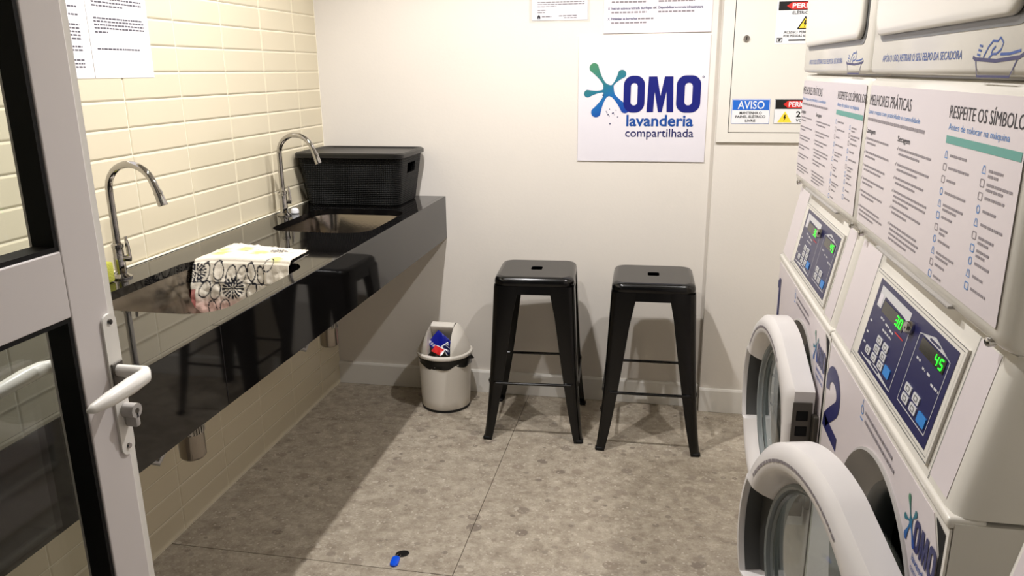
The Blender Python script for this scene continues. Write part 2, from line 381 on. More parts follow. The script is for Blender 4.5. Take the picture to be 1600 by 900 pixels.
for i, (a, b, c, d) in enumerate(SINKS):
    sk = empty('sink', ((a+b)/2, (c+d)/2, 0.74), ['undermount steel sink nearest the glass door, with a cloth hanging into it', 'undermount steel sink in front of the black lidded basket'][i], 'sink', 'counter sinks')
    zs = [(0.8745, 0.006, .086), (0.860, 0.003, .085), (0.80, -0.006, .085), (0.765, -0.014, .08), (0.750, -0.03, .07), (0.744, -0.06, .05), (0.742, -0.12, .03)]
    rings = [[(p[0], p[1], z) for p in rrect(a-e, b+e, c-e, d+e, max(0.01, rr+e), 10)] for z, e, rr in zs]
    MB().loft(rings, False, True).build('basin', 'steel', sk, angle=60)
    cx, cy = 0.285, (c+d)/2+(-0.095 if i == 0 else -0.115)
    dr = MB().lathe([(0.0005, 0.7445), (0.028, 0.7445), (0.040, 0.7455), (0.043, 0.7425)], (cx, cy, 0), 28).build('drain', 'chrome', sk)
    MB().lathe([(0.012, 0.7460), (0.026, 0.7462), (0.027, 0.745)], (cx, cy, 0), 24).build('strainer_ring', 'gask', dr)
    ty = cy
    tr = MB().lathe([(0.0005, 0.452), (0.028, 0.452), (0.033, 0.458), (0.033, 0.520), (0.034, 0.523)], (0.285, ty, 0), 28).build('bottle_trap', 'steel', sk)
    mb = MB()
    for k in range(28):
        a_ = 2*math.pi*k/28; mb.rbox(0.0315, 0.0365, -0.0022, 0.0022, 0.523, 0.545, 0.001, 1, Matrix.Translation((0.285, ty, 0)) @ Matrix.Rotation(a_, 4, 'Z'))
    mb.lathe([(0.032, 0.523), (0.032, 0.547), (0.014, 0.549), (0.014, 0.742)], (0.285, ty, 0), 24); mb.build('knurled_collar', 'chrome', tr)
    MB().tube([(0.255, ty, 0.60), (0.12, ty, 0.60), (0.002, ty, 0.60)], 0.013, 12).build('waste_pipe', 'chrome', sk)
def faucet(y, label, hy):
    x = 0.064; f = empty('faucet', (x, y, CT), label, 'faucet', 'chrome gooseneck faucets')
    MB().lathe([(0.0005, 0.0005), (0.026, 0.0005), (0.026, 0.004), (0.018, 0.009), (0.014, 0.012)], (x, y, CT), 28, cap0=True).build('base_flange', 'chrome', f)
    MB().lathe([(0.014, 0.010), (0.0145, 0.055), (0.0135, 0.058), (0.0135, 0.080), (0.0155, 0.082), (0.0155, 0.090), (0.010, 0.094)], (x, y, CT), 24).build('valve_body', 'chrome', f)
    hd = MB().tube([(x+0.012, y+0.004, CT+0.052), (x+0.027, y+0.010, CT+0.052)], [0.008, 0.009], 16).build('handle', 'chrome', f)
    MB().tube([(x+0.024, y+0.009, CT+0.052), (x+0.022, y+0.010, CT+0.085), (x+0.019, y+0.010, CT+0.110)], [0.0055, 0.005, 0.0035], 10).build('handle_blade', 'chrome', hd)
    pts = [(x, y, CT+0.09), (x, y, CT+0.15), (x, y, CT+0.225)]
    r = 0.072; cx, cz = x+r, CT+0.228
    for k in range(1, 15):
        a = math.pi-(math.pi*0.90)*k/14; pts.append((cx+r*math.cos(a), y-0.012*k/14, cz+r*math.sin(a)*1.0))
    e = Vector(pts[-1]); d = (e-Vector(pts[-2])).normalized(); pts.append(tuple(e+d*0.022))
    MB().tube(pts, 0.0092, 16).build('spout', 'chrome', f, angle=60)
    e = Vector(pts[-1]); d2 = (d+Vector((0.0, 0, -0.25))).normalized()
    nz = MB().tube([e-d*0.004, e+d*0.004], 0.0112, 16).build('swivel_ring', 'chrome', f)
    MB().tube([e+d2*0.004, e+d2*0.030, e+d2*0.034], [0.0105, 0.0122, 0.0112], 16).build('aerator', 'chrome', nz)
    MB().tube([(x, y, CT-0.022), (x+0.012, y, 0.62), (x+0.034, y+0.004, 0.46), (x+0.052, y-0.004, 0.395), (x+0.050, y-0.030, 0.372), (x+0.028, y-0.055, 0.392), (x-0.058, y-0.060, 0.44)], 0.009, 10).build('supply_hose', 'braid', f, angle=60)
faucet(-1.456, 'tall chrome gooseneck faucet closest to the glass door', -0.06)
faucet(-0.536, 'tall chrome gooseneck faucet beside the black basket', -0.05)
# small things on the counter
b = MB(); b.lathe([(0.0005, 0), (0.014, 0), (0.016, 0.003), (0.015, 0.014), (0.009, 0.020), (0.0005, 0.021)], (0.082, -0.487, CT+0.0006), 18)
base_thing(b, 'plug', 'white', (0.082, -0.487, CT+0.0006), 'small white plug lying beside the far faucet', 'plug')
b = MB().rbox(0.040, 0.074, -1.570, -1.492, CT+0.0006, CT+0.054, 0.006, 2)
base_thing(b, 'sponge', 'sponge', (0.057, -1.53, CT+0.0006), 'yellow green sponge half hidden behind the door stile', 'sponge')

# lidded woven basket
bk = empty('storage_basket', (0.235, -0.175, CT), 'black woven plastic storage basket with flat lid in the counter corner', 'basket')
bx0, bx1, by0, by1 = 0.014, 0.462, -0.328, -0.018; zb, ztp = CT+0.0005, CT+0.196
def brings(levels):
    return [[(p[0], p[1], z) for p in rrect(bx0+i, bx1-i, by0+i, by1-i, 0.035, 5)] for z, i in levels]
MB().loft(brings([(zb, 0.034), (zb+0.004, 0.030), (ztp-0.07, 0.014)]), True, False).loft(brings([(ztp-0.03, 0.009), (ztp, 0.006)]), False, False).build('lower_body', 'weave', bk)
# upper band with a hand hole in each end
def band(side):
    mb = MB(); n = len(rrect(0, 1, 0, 1, .1, 5)); 
    lo = brings([(ztp-0.07, 0.014)])[0]; hi = brings([(ztp-0.03, 0.009)])[0]
    for j in range(n):
        k = (j+1) % n; end_r = lo[j][0] > bx1-0.02 and lo[k][0] > bx1-0.02 and abs(lo[j][1]-lo[k][1]) > 0.1
        end_l = lo[j][0] < bx0+0.02 and lo[k][0] < bx0+0.02 and abs(lo[j][1]-lo[k][1]) > 0.1
        if end_r or end_l:
            A, B, C_, D = map(Vector, (lo[j], lo[k], hi[k], hi[j]))
            for a, b2 in ((0, 0.28), (0.72, 1)): mb.add([A.lerp(B, a), A.lerp(B, b2), D.lerp(C_, b2), D.lerp(C_, a)], [(0, 1, 2, 3)])
            P = [A.lerp(B, .28), A.lerp(B, .72), D.lerp(C_, .72), D.lerp(C_, .28)]; dx = Vector((-0.012 if end_r else 0.012, 0, 0)); Q = [p+dx for p in P]
            for q in range(4): mb.add([P[q], P[(q+1) % 4], Q[(q+1) % 4], Q[q]], [(0, 1, 2, 3)])
        else: mb.add([lo[j], lo[k], hi[k], hi[j]], [(0, 1, 2, 3)])
    return mb
band(0).build('hand_hole_band', 'weave', bk)
MB().loft(brings([(ztp-0.004, -0.001), (ztp-0.002, -0.004), (ztp+0.012, -0.004), (ztp+0.017, 0.002), (ztp+0.015, 0.010), (ztp+0.010, 0.016)]), True, True).build('lid', 'bblack', bk)

# printed cloth hanging into the near sink
def towel():
    import mathutils
    t = empty('dish_cloth', (0.28, -1.12, CT), 'white cloth with black leaf and flower print hanging into the near sink', 'towel')
    NU, NV = 130, 150; W = 0.280; X0 = 0.150; mb = MB(); uv = []
    top = 0.185; edge = -1.228; R0 = 0.010; hang = 0.165; tot = top+hang
    noise = mathutils.noise.noise
    def sink_edge(x):
        q = min(0.084, max(0.0, 0.215-x, x-0.405)); return -1.222-(0.085-math.sqrt(0.085**2-q*q))-0.006
    for j in range(NV+1):
        v = tot*j/NV
        for i in range(NU+1):
            u = W*i/NU
            skew = -0.062*(u/W)*max(0, 1-v/top) if v < top else 0
            wob = 0.0045*noise(Vector((u*26, v*20, 1.3)))+0.0035*noise(Vector((u*60, v*45, 4.1)))
            edge = sink_edge(X0+u)
            if v < top:
                y = -1.040+(edge+R0+1.040)*(v/top)+skew*1.0; z = CT+0.0055+abs(wob)*0.9; x = X0+u-0.004*(u/W)*(1-v/top)
                if v > top-R0: z -= 0.0
            else:
                s = v-top; a = min(1, s/(R0*1.57))*math.pi/2
                if s < R0*1.57: y = edge+R0-R0*math.sin(a); z = CT+0.0055-R0*(1-math.cos(a))+abs(wob)*0.6*(1-a/1.6)
                else:
                    y = edge-abs(wob)*1.6*min(1, (s-R0)/0.05)-0.008*(1+math.sin(u*24))*min(1, s/0.1)-0.004-0.020*(s/hang); z = CT+0.0055-R0-(s-R0*1.57)
                x = X0+u-0.012*(s/hang)*(1-u/W)
            mb.v.append(Vector((x, y, z))); uv.append((u, v-top))
    n = NU+1
    mb.f = [(j*n+i, j*n+i+1, (j+1)*n+i+1, (j+1)*n+i) for j in range(NV) for i in range(NU)]
    # print in (u across, s down the hang; s<0 on the counter)
    white = lin((228, 220, 204)); blk = lin((30, 30, 38)); yel = lin((206, 204, 96)); red = lin((190, 92, 84))
    ov = [(0.028, 0.045, .011, .027, .1), (0.066, 0.040, .015, .026, -.15), (0.104, 0.050, .014, .026, .2), (0.134, 0.050, .013, .027, .3), (0.164, 0.042, .012, .026, -.1), (0.192, 0.05, .010, .026, -.1),
          (0.032, 0.092, .014, .024, .3), (0.062, 0.098, .014, .024, .2), (0.165, 0.095, .013, .024, .4), (0.055, 0.145, .013, .02, -.2), (0.09, 0.14, .013, .02, .2), (0.215, 0.02, .012, .02, .4)]
    bursts = [(0.112, 0.088, .031), (0.006, 0.042, .026), (0.20, -0.12, .03)]
    def mixc(a, b2, k): return tuple(x*(1-k)+y*k for x, y in zip(a, b2))
    def colf(i, p):
        u, s = uv[i]; c = white
        for cx, cy, rr in ((0.035, -0.055, .03), (0.15, -0.085, .034), (0.08, -0.12, .03), (0.235, -0.005, .022), (0.02, -0.10, .02)):
            d = math.hypot((u-cx), (s-cy)*0.9)/rr
            if d < 1: c = mixc(c, yel, 0.75*min(1, (1-d)*2))
        if s > 0.105 and u < 0.16:
            c = mixc(c, red, 0.45*min(1, (s-0.105)/0.03)*min(1, (0.16-u)/0.04))
        if s > 0.09 and u < 0.010: c = mixc(c, lin((150, 40, 40)), 0.8)
        for cx, cy, ax, ay, tl in ov:
            dx, dy = u-cx, s-cy; ca, sa = math.cos(tl), math.sin(tl); X, Y = dx*ca+dy*sa, -dx*sa+dy*ca
            d = math.hypot(X/ax, Y/ay)
            if abs(d-1)*min(ax, ay) < 0.0013: return blk
        if s > 0 and abs(s-(0.068+0.012*u/W)) < 0.0012: return blk
        for cx, cy, rr in bursts:
            d = math.hypot(u-cx, s-cy)
            if d < rr:
                a = math.atan2(s-cy, u-cx)*(17 if d > rr*.5 else 9)
                if d < 0.0025 or (math.sin(a) > -0.35 and d > 0.004): return blk
        if s < -0.03 and abs(math.sin(u*30+s*60)) < 0.10 and math.sin(u*50-s*23) > 0.2: return lin((110, 106, 96))
        return c
    o = mb.build('cloth', 'towel', t, colfn=colf, angle=80)
    md = o.modifiers.new('thickness', 'SOLIDIFY'); md.thickness = 0.0025; md.offset = 1
towel()

# ------------------------------------------------------------------ stools
def stool(loc, rz, label):
    st = empty('bar_stool', (0, 0, 0), label, 'stool', 'black steel stools against the back wall'); WM[st.name] = Matrix.Identity(4)
    def ring(h, z, rr): return [(p[0], p[1], z) for p in rrect(-h, h, -h, h, rr, 6)]
    hole = rrect(-0.022, 0.022, -0.027, 0.027, 0.010, 4)
    mb = MB(); mb.loft([ring(0.1525, 0.626, 0.040), ring(0.1535, 0.632, 0.041), ring(0.1535, 0.640, 0.041), ring(0.151, 0.650, 0.040), ring(0.144, 0.657, 0.036), ring(0.134, 0.660, 0.032)], False, False)
    mb.plate(rrect(-0.134, 0.134, -0.134, 0.134, 0.032, 6), [hole], Matrix.Translation((0, 0, 0.660)), 0.0)
    mb.loft([[(p[0], p[1], 0.660) for p in hole], [(p[0], p[1], 0.652) for p in hole]], False, False)
    mb.plate(rrect(-0.1525, 0.1525, -0.1525, 0.1525, 0.04, 6), [], Matrix.Translation((0, 0, 0.628)), 0.0)
    mb.build('seat', 'black', st)
    mb = MB(); mb.loft([ring(0.1515, 0.627, 0.036), ring(0.1535, 0.592, 0.034)], False, False); mb.loft([ring(0.1505, 0.592, 0.034), ring(0.1485, 0.627, 0.036)], False, False); mb.build('seat_apron', 'black', st)
    for k in range(4):
        q = Matrix.Rotation(k*math.pi/2, 4, 'Z'); rings = []
        for z in (0.625, 0.592, 0.50, 0.40, 0.30, 0.20, 0.12, 0.06, 0.022, 0.0):
            t = 1-z/0.625; c = 0.1545+0.030*t+0.013*t**5; wv = 0.089*(1-t)**1.0+0.034*t if z < 0.592 else 0.092; wv = max(wv, 0.034)
            rr = 0.022; th = 0.0028; outer = [(c-wv, c), ] + [(c-rr+rr*math.cos(R(90-a)), c-rr+rr*math.sin(R(90-a))) for a in (0, 22, 45, 68, 90)] + [(c, c-wv)]
            ri = rr-th; inner = [(c-th, c-wv)] + [(c-rr+ri*math.cos(R(a)), c-rr+ri*math.sin(R(a))) for a in (0, 22, 45, 68, 90)] + [(c-wv, c-th)]
            rings.append([(x, y, z) for x, y in outer+inner])
        lg = MB().loft(rings, T=q).build('leg', 'black', st)
        c = 0.1985
        MB().rbox(c-0.031, c+0.0005, c-0.031, c+0.0005, 0.0002, 0.014, 0.007, 3, q).build('rubber_foot', 'rubber', lg)
        a = 0.147; y = -0.174
        mb = MB().tube([(-a, y, 0.235), (-a+0.03, y, 0.235), (a-0.03, y, 0.235), (a, y, 0.235)], 0.0058, 10, q)
        for sg in (-1, 1): mb.rbox(sg*(a+0.0-0.010)-0.018, sg*(a-0.010)+0.018, y-0.003, y+0.003, 0.2260, 0.2440, 0.0025, 2, q)
        mb.build('foot_rail', 'black', st)
    st.location = loc; st.rotation_euler = (0, 0, rz); return st
stool((0.984, -0.262, 0), R(4.0), 'black metal stool standing beside the white waste bin')
stool((1.440, -0.285, 0), R(1.5), 'black metal stool on the right, nearest the open washing machine')

# ------------------------------------------------------------------ bin and sachets
BC = Vector((0.562, -0.160, 0))
bn = empty('waste_bin', BC, 'small white swing-lid waste bin with black liner left of the stools', 'bin')
MB().lathe([(0.0005, 0.004), (0.100, 0.004), (0.104, 0.010), (0.107, 0.05), (0.114, 0.235), (0.110, 0.235)], BC, 48).build('body', 'binw', bn)
MB().lathe([(0.098, 0.0005), (0.105, 0.0005), (0.1065, 0.004), (0.105, 0.011), (0.100, 0.012)], BC, 48).build('base_ring', 'bblack', bn)
def liner():
    mb = MB(); n = 72; rings = []
    for lev in range(6):
        r_ = []
        for k in range(n):
            a = 2*math.pi*k/n; drop = 0.030+0.012*math.sin(a*1.0+2.2)+0.006*math.sin(a*3+1)+0.003*math.sin(a*9)
            z = 0.247-drop*lev/5*1.15; rr = 0.1165+0.0025*math.sin(a*7+lev)*(lev/5)+(0.002 if lev in (1, 2) else 0.0)-0.001*lev*0.4
            r_.append((BC.x+rr*math.cos(a), BC.y+rr*math.sin(a), z))
        rings.append(r_)
    mb.loft(rings, False, False); mb.tube([(BC.x+0.112, BC.y-0.035, 0.235), (BC.x+0.128, BC.y-0.036, 0.243), (BC.x+0.138, BC.y-0.034, 0.236)], [0.006, 0.010, 0.002], 8); return mb
liner().build('bin_liner', 'bag', bn, angle=60)
MB().lathe([(0.112, 0.243), (0.1205, 0.243), (0.1225, 0.248), (0.121, 0.255), (0.112, 0.259), (0.105, 0.258)], BC, 48).build('rim', 'binw', bn)
def dome_z(x, y):
    x = abs(x); ym = math.sqrt(max(1e-6, 0.1125**2-x*x)); k = min(1, max(0, (0.1125-x)/0.058))
    return 0.254+0.118*(k**0.8)*max(0, 1-(y/ym)**2)**0.42
def dome():
    mb = MB(); n, mr = 64, 16; hw = 0.052
    for s in (-1, 1):          # two side cheeks
        N = 26; pts = []
        for i in range(11):
            x = hw+(0.1125-hw)*(math.sin(math.pi/2*i/10)); x = min(x, 0.1122); ym = math.sqrt(max(1e-6, 0.1125**2-x*x)); row = []
            for j in range(N+1):
                y = -ym*math.cos(math.pi*j/N); row.append((BC.x+s*x, BC.y+y, dome_z(x, y) if 0 < j < N else 0.254))
            pts.append(row)
        mb.loft(pts, False, False, closed=False)
        mb.poly([p for p in pts[0]]+[(BC.x+s*hw, BC.y, 0.254)])
    # rear shell between the cheeks
    rows = []
    for i in range(9):
        x = -hw+2*hw*i/8; ym = math.sqrt(0.1125**2-x*x); rows.append([(BC.x+x, BC.y+0.012+(ym-0.012)*j/12, dome_z(x, 0.012+(ym-0.012)*j/12) if j < 12 else 0.254) for j in range(13)])
    mb.loft(rows, False, False, closed=False); return mb
dome().build('lid_dome', 'binw', bn, angle=50)
mb = MB(); prof = []
for y, z in ((0.022, 0.371), (0.004, 0.378), (-0.018, 0.376), (-0.030, 0.368), (-0.030, 0.362), (-0.020, 0.345), (-0.006, 0.318), (0.006, 0.285), (0.012, 0.256)): prof.append((y, z))
rows = [[(BC.x+x, BC.y+y, z) for y, z in prof] for x in (-0.0505, 0.0505)]
rows2 = [[(BC.x+x, BC.y+y+0.004, z-0.003) for y, z in prof] for x in (-0.0505, 0.0505)]
mb.loft(rows, False, False, closed=False).loft([rows[1], rows2[1], rows2[0], rows[0]], False, False, closed=False).build('swing_flap', 'binw', bn, angle=40)
def sachet(name, c, rot, sz, colfn, label):
    mb = MB(); n = 14; uvs = []
    T = Matrix.Translation(c) @ Matrix.Rotation(rot[2], 4, 'Z') @ Matrix.Rotation(rot[0], 4, 'X') @ Matrix.Rotation(rot[1], 4, 'Y')
    for side in (1, -1):
        rows = []
        for j in range(n+1):
            row = []
            for i in range(n+1):
                u, v = i/n, j/n; h = 0.004*(16*u*(1-u)*v*(1-v))**0.5*side+0.0012*math.sin(u*11+v*7); row.append(((u-.5)*sz[0], h, (v-.5)*sz[1])); uvs.append((u, v))
            rows.append(row)
        mb.loft(rows, False, False, closed=False, T=T)
    return base_thing(mb, name, 'sachet', tuple(c), label, 'sachet', 'sachets in the waste bin', colfn=lambda i, p: colfn(*uvs[i]), angle=70)
DB, WH, RD, NV_ = lin((18, 28, 140)), lin((230, 230, 232)), lin((214, 42, 44)), lin((16, 22, 74))
sachet('detergent_sachet', Vector((BC.x-0.008, BC.y-0.046, 0.300)), (R(-18), R(38), R(3)), (0.080, 0.076), lambda u, v: WH if (v > .94 and u > .9) or (0.12 < v < 0.22 and math.sin(u*40) > -.1) else DB, 'crumpled blue sachet with its corner up in the bin')
sachet('detergent_sachet', Vector((BC.x-0.006, BC.y-0.074, 0.276)), (R(-50), R(20), R(-10)), (0.056, 0.036), lambda u, v: WH if u > 0.86 or v > .9 else RD, 'crumpled red sachet in front of the blue ones in the bin')
sachet('detergent_sachet', Vector((BC.x+0.030, BC.y-0.062, 0.281)), (R(-35), R(-34), R(8)), (0.034, 0.050), lambda u, v: WH if v > 0.86 or u < .08 else NV_, 'dark navy sachet on the right inside the bin')

# ------------------------------------------------------------------ key tag on the floor
kt = empty('key_tag', (0.722, -1.29, 0), 'blue key fob with a black oval tag lying on the floor', 'key fob')
cap_ = rrect(-0.0125, 0.0125, -0.024, 0.024, 0.012, 6)
Tf = Matrix.Translation((0.720, -1.300, 0)) @ Matrix.Rotation(R(6), 4, 'Z')
MB().loft([[(p[0]*k, p[1]*k, z) for p in cap_] for k, z in ((0.93, 0.0004), (1, 0.002), (1, 0.0055), (0.9, 0.008), (0.6, 0.0088))], T=Tf).build('fob', 'fob', kt)
To = Matrix.Translation((0.729, -1.258, 0)) @ Matrix.Rotation(R(-62), 4, 'Z')
ov = [(math.cos(a)*0.0145, math.sin(a)*0.021) for a in [2*math.pi*k/28 for k in range(28)]]
MB().loft([[(p[0]*k, p[1]*k, z) for p in ov] for k, z in ((0.95, 0.0004), (1, 0.0015), (1, 0.0035), (0.93, 0.0048))], T=To).build('oval_tag', 'bblack', kt)
MB().tube([(0.722+0.006*math.cos(a), -1.272+0.006*math.sin(a), 0.0045) for a in [2*math.pi*k/16 for k in range(17)]], 0.0009, 6).build('split_ring', 'chrome', kt)

# ------------------------------------------------------------------ logo drawing (flat print)
LOGO_G = [(0.0, lin((70, 132, 96))), (0.45, lin((34, 112, 132))), (0.7, lin((18, 98, 170))), (1.0, lin((14, 62, 152)))]
def grad(t):
    t = max(0, min(1, t))
    for (a, c0), (b2, c1) in zip(LOGO_G, LOGO_G[1:]):
        if t <= b2: k = (t-a)/(b2-a); return tuple(x*(1-k)+y*k for x, y in zip(c0, c1))
    return LOGO_G[-1][1]
def logo_letters(mb, T):       # box 0.30 x 0.14, origin at left bottom of the first letter
    H = 0.138
    for x0, x1 in ((0, 0.083), (0.206, 0.299)):
        wd = x1-x0; mb.plate(rrect(x0, x1, 0-0.002, H+0.002, 0.036, 8), [rrect(x0+wd*.34, x1-wd*.34, 0.026, H-0.026, wd*.155, 6)], T)
    M_ = [(0, 0), (.25, 0), (.28, .58), (.43, .0), (.57, .0), (.72, .58), (.75, 0), (1, 0), (.95, 1), (.64, 1), (.5, .45), (.36, 1), (.05, 1)]
    mb.plate([(0.092+0.105*a, H*0.99*b2) for a, b2 in M_], [], T)
def splash(T, cols):
    mb = MB(); c = Vector((-0.060, 0.085)); 
    arms = [((-0.118, 0.170), .019, .006), ((-0.009, 0.146), .017, .0035), ((-0.142, 0.072), .015, .0045), ((-0.108, 0.000), .020, .007), ((0.006, 0.014), .018, .008)]
    for (ex, ey), rb, rw in arms:
        e = Vector((ex, ey)); d = (e-c); L_ = d.length; d.normalize(); q = Vector((-d.y, d.x)); n = 18; up = []; dn = []
        for i in range(n+1):
            t = i/n; w_ = 0.020*max(0, 1-t*3.2)**1.3+rw*(1-abs(t-.35)*.5)+(rb-rw*.7)*max(0, (t-.40)/.60)**1.6
            p = c+d*(L_*t); up.append(p+q*w_); dn.append(p-q*w_)
        tip = [e+q*rb*math.cos(a)+d*rb*math.sin(a)*1.05 for a in [math.pi*k/10 for k in range(1, 10)]]
        mb.plate([(p.x, p.y) for p in dn+tip[::-1]+up[::-1]], [], T @ Matrix.Translation((0, 0, 0.00006*arms.index(((ex, ey), rb, rw)))))
    mb.plate(circle(c.x, c.y, 0.021, 20), [], T @ Matrix.Translation((0, 0, 0.0003)))
    inv = T.inverted()
    def cf(i, p):
        l = inv @ p; return grad(((l.x+0.14)*0.55+(0.17-l.y))/0.24)
    return mb, cf
def logo_specks(mb, T):
    rnd = random.Random(3)
    mb.plate(circle(-0.081, 0.066, .0035, 10), [], T)
    for k in range(11): mb.plate(circle(rnd.uniform(-0.068, -0.012), rnd.uniform(-0.048, 0.012), rnd.uniform(.0012, .003), 8), [], T)

# ------------------------------------------------------------------ signs on the back wall
YW = -0.0002
def wallT(d, x=0, z=0): return frame((x, -d, z), (1, 0, 0), (0, 0, 1))
sg = empty('logo_sign', (1.365, 0, 1.056), 'square white sign with navy laundry logo on the back wall', 'sign')
MB().rbox(1.111, 1.618, -0.005, YW, 1.056, 1.543, 0.0008, 1).build('sign_board', 'board', sg, smooth=False)
TS = wallT(0.0056, 1.292, 1.252)
mb, cf = splash(TS, None); mb.build('splash_mark', 'logograd', sg, smooth=False, colfn=cf)
mb = MB(); TL = wallT(0.0060, 1.292, 1.252); logo_letters(mb, TL); mb.build('logo_lettering', 'omonavy', sg, smooth=False)
mb = MB(); put_text(mb, 'lavanderia', 0.014, -0.054, 0.042, TL, 0.262, 0.022); mb.build('word_lettering', 'logoblue', sg, smooth=False)
mb = MB(); put_text(mb, 'compartilhada', 0.011, -0.097, 0.032, TL, 0.268, 0.005); mb.build('small_lettering', 'navy', sg, smooth=False); mb = MB(); logo_specks(mb, TL); mb.plate(circle(0.306, 0.134, .004, 12), [circle(.306, .134, .0025, 12)], TL); mb.build('logo_specks', 'navy', sg, smooth=False, kind='stuff')
ps = empty('rules_poster', (1.41, 0, 1.552), 'white poster of printed rules cut off by the photo edge above the logo sign', 'poster')
MB().rbox(1.206, 1.618, -0.004, YW, 1.552, 2.12, 0.0008, 1).build('poster_board', 'board', ps, smooth=False)
TP = wallT(0.0046); mb = MB(); gb = MB()
def rule(x, z, bold, tail, extra=None):
    mb = MB(); put_text(mb, bold, x, z, 0.0088, TP, 0.0043*len(bold), 0.02); e = x+0.0043*len(bold)+0.004
    if tail: dashes(gb, e, e+tail, z, 0.006, TP)
    dashes(gb, x, x+0.135, z-0.014, 0.006, TP)
    for a in (-0.75, 0.75): ribbon(mb, [(x-0.014, z+0.004-0.006*a), (x-0.006, z+0.004+0.006*a)], 0.0012, TP)
    mb.build('printed_heading', 'navy', ps, smooth=False)
rule(1.236, 1.640, 'Instruir sobre a retirada das felpas', 0.010)
rule(1.236, 1.602, 'Higienizar as borrachas', 0.060)
rule(1.415, 1.640, 'Disponibilizar a correta infraestrutura', 0)
rule(1.236, 1.678, 'Orientar sobre o uso', 0.07); rule(1.415, 1.678, 'Manter o local limpo', 0.07)
for z in (1.72, 1.76, 1.80, 1.84):
    for x in (1.236, 1.415): dashes(gb, x, x+0.16, z, 0.006, TP)
gb.build('printed_text', 'inkg', ps, smooth=False, kind='stuff')
dc = empty('framed_notice', (1.03, 0, 1.60), 'paper notice in a clear sleeve left of the posters', 'notice')
MB().box(0.922, 1.143, -0.0018, -0.0012, 1.606, 1.932).build('paper_sheet', 'paper', dc, smooth=False)
mb = MB().rbox(0.911, 1.153, -0.0042, -0.0024, 1.598, 1.945, 0.0008, 1); mb.build('clear_sleeve', 'sleeve', dc, smooth=False)
TD = wallT(0.0022); mb = MB()
for z, x1 in ((1.672, 1.13), (1.664, 1.13), (1.656, 1.02), (1.642, 0.98), (1.634, 0.975), (1.69, 1.13), (1.70, 1.13), (1.72, 1.13)): dashes(mb, 0.945, x1, z, 0.003, TD)
dashes(mb, 0.962, 1.00, 1.618, 0.004, TD); dashes(mb, 1.03, 1.10, 1.620, 0.004, TD); dashes(mb, 1.05, 1.10, 1.613, 0.003, TD); mb.build('printed_text', 'inkg', dc, smooth=False, kind='stuff')
mb = MB(); mb.plate([(0.944, 1.612), (0.956, 1.612), (0.956, 1.620), (0.952, 1.626), (0.948, 1.626), (0.944, 1.620)], [circle(0.950, 1.615, .002, 8)], TD); mb.build('house_mark', 'ink', dc, smooth=False)
# notices taped on the tiles
def tileT(d): return frame((d, 0, 0), (0, 1, 0), (0, 0, 1))
for k, (y0, y1, lab) in enumerate([(-1.363, -1.120, 'white paper notice taped on the tiles, the one right of the door stile'), (-1.607, -1.365, 'middle white paper notice on the tiles, mostly behind the door stile'), (-1.852, -1.609, 'white paper notice on the tiles seen through the door glass')]):
    nt = empty('taped_notice', (0, (y0+y1)/2, 1.406), lab, 'notice', 'paper notices on the tiled wall')
    MB().box(0.0006, 0.0012, y0, y1, 1.406, 1.752).build('paper_sheet', 'paper', nt, smooth=False)
    mb = MB(); TT = tileT(0.0016)
    if k == 0:
        for z, a in ((1.478, .17), (1.520, .05), (1.530, .20), (1.5385, .20), (1.547, .20), (1.555, .195), (1.586, .12), (1.595, .2), (1.604, .2), (1.625, .2), (1.634, .19), (1.66, .2), (1.67, .2), (1.69, .2)): dashes(mb, y0+0.022, y0+0.022+a, z, 0.0042, TT, .006, .015, .0025)
    else:
        z = 1.432
        while z < 1.74:
            a = random.choice((.06, .12, .18, .2)) if k == 1 else random.choice((.16, .2, .12)); dashes(mb, y0+0.02 if k == 2 else y1-0.03-a*0.9, (y0+0.02+a) if k == 2 else y1-0.03, z, 0.0042, TT, .006, .015, .0025); z += random.choice((.0085, .0085, .019, .024))
    mb.build('printed_text', 'inkd', nt, smooth=False, kind='stuff')

# ------------------------------------------------------------------ electrical cabinet
SY = -0.0432
def secT(d, x=0, z=0): return frame((x, SY-d, z), (1, 0, 0), (0, 0, 1))
el = empty('electrical_cabinet', (1.90, -0.043, 1.14), 'white flush electrical cabinet with warning stickers behind the machines', 'cabinet')
TE = secT(0.009)
MB().plate([(1.656, 1.140), (2.140, 1.140), (2.140, 2.05), (1.656, 2.05)], [[(1.6985, 1.1755), (2.0985, 1.1755), (2.0985, 2.011), (1.6985, 2.011)]], TE, 0.0085).build('cabinet_frame', 'body', el, smooth=False)
MB().box(1.6985, 2.0985, SY-0.003, SY-0.0005, 1.1755, 2.011).build('cabinet_gap', 'ink', el, smooth=False)
dr = MB().rbox(1.7012, 2.0958, SY-0.0092, SY-0.0028, 1.1782, 2.0083, 0.001, 1).build('cabinet_door', 'body', el, smooth=False)
lk = MB().tube([(1.745, SY-0.009, 1.524), (1.745, SY-0.014, 1.524)], 0.0115, 20).tube([(1.745, SY-0.014, 1.524), (1.745, SY-0.0165, 1.524)], 0.008, 20).build('cam_lock', 'chrome', el)
MB().box(1.7435, 1.7465, SY-0.0170, SY-0.0163, 1.518, 1.530).build('key_slot', 'rubber', lk, smooth=False)
TK = secT(0.0097)
def sticker(name, x0, x1, z0, z1, label):
    return MB().plate([(x0, z0), (x1, z0), (x1, z1), (x0, z1)], [], TK).build(name, 'white', el, smooth=False, label=label)
TK1, TK2, TK3 = secT(0.0100), secT(0.0103), secT(0.0106)
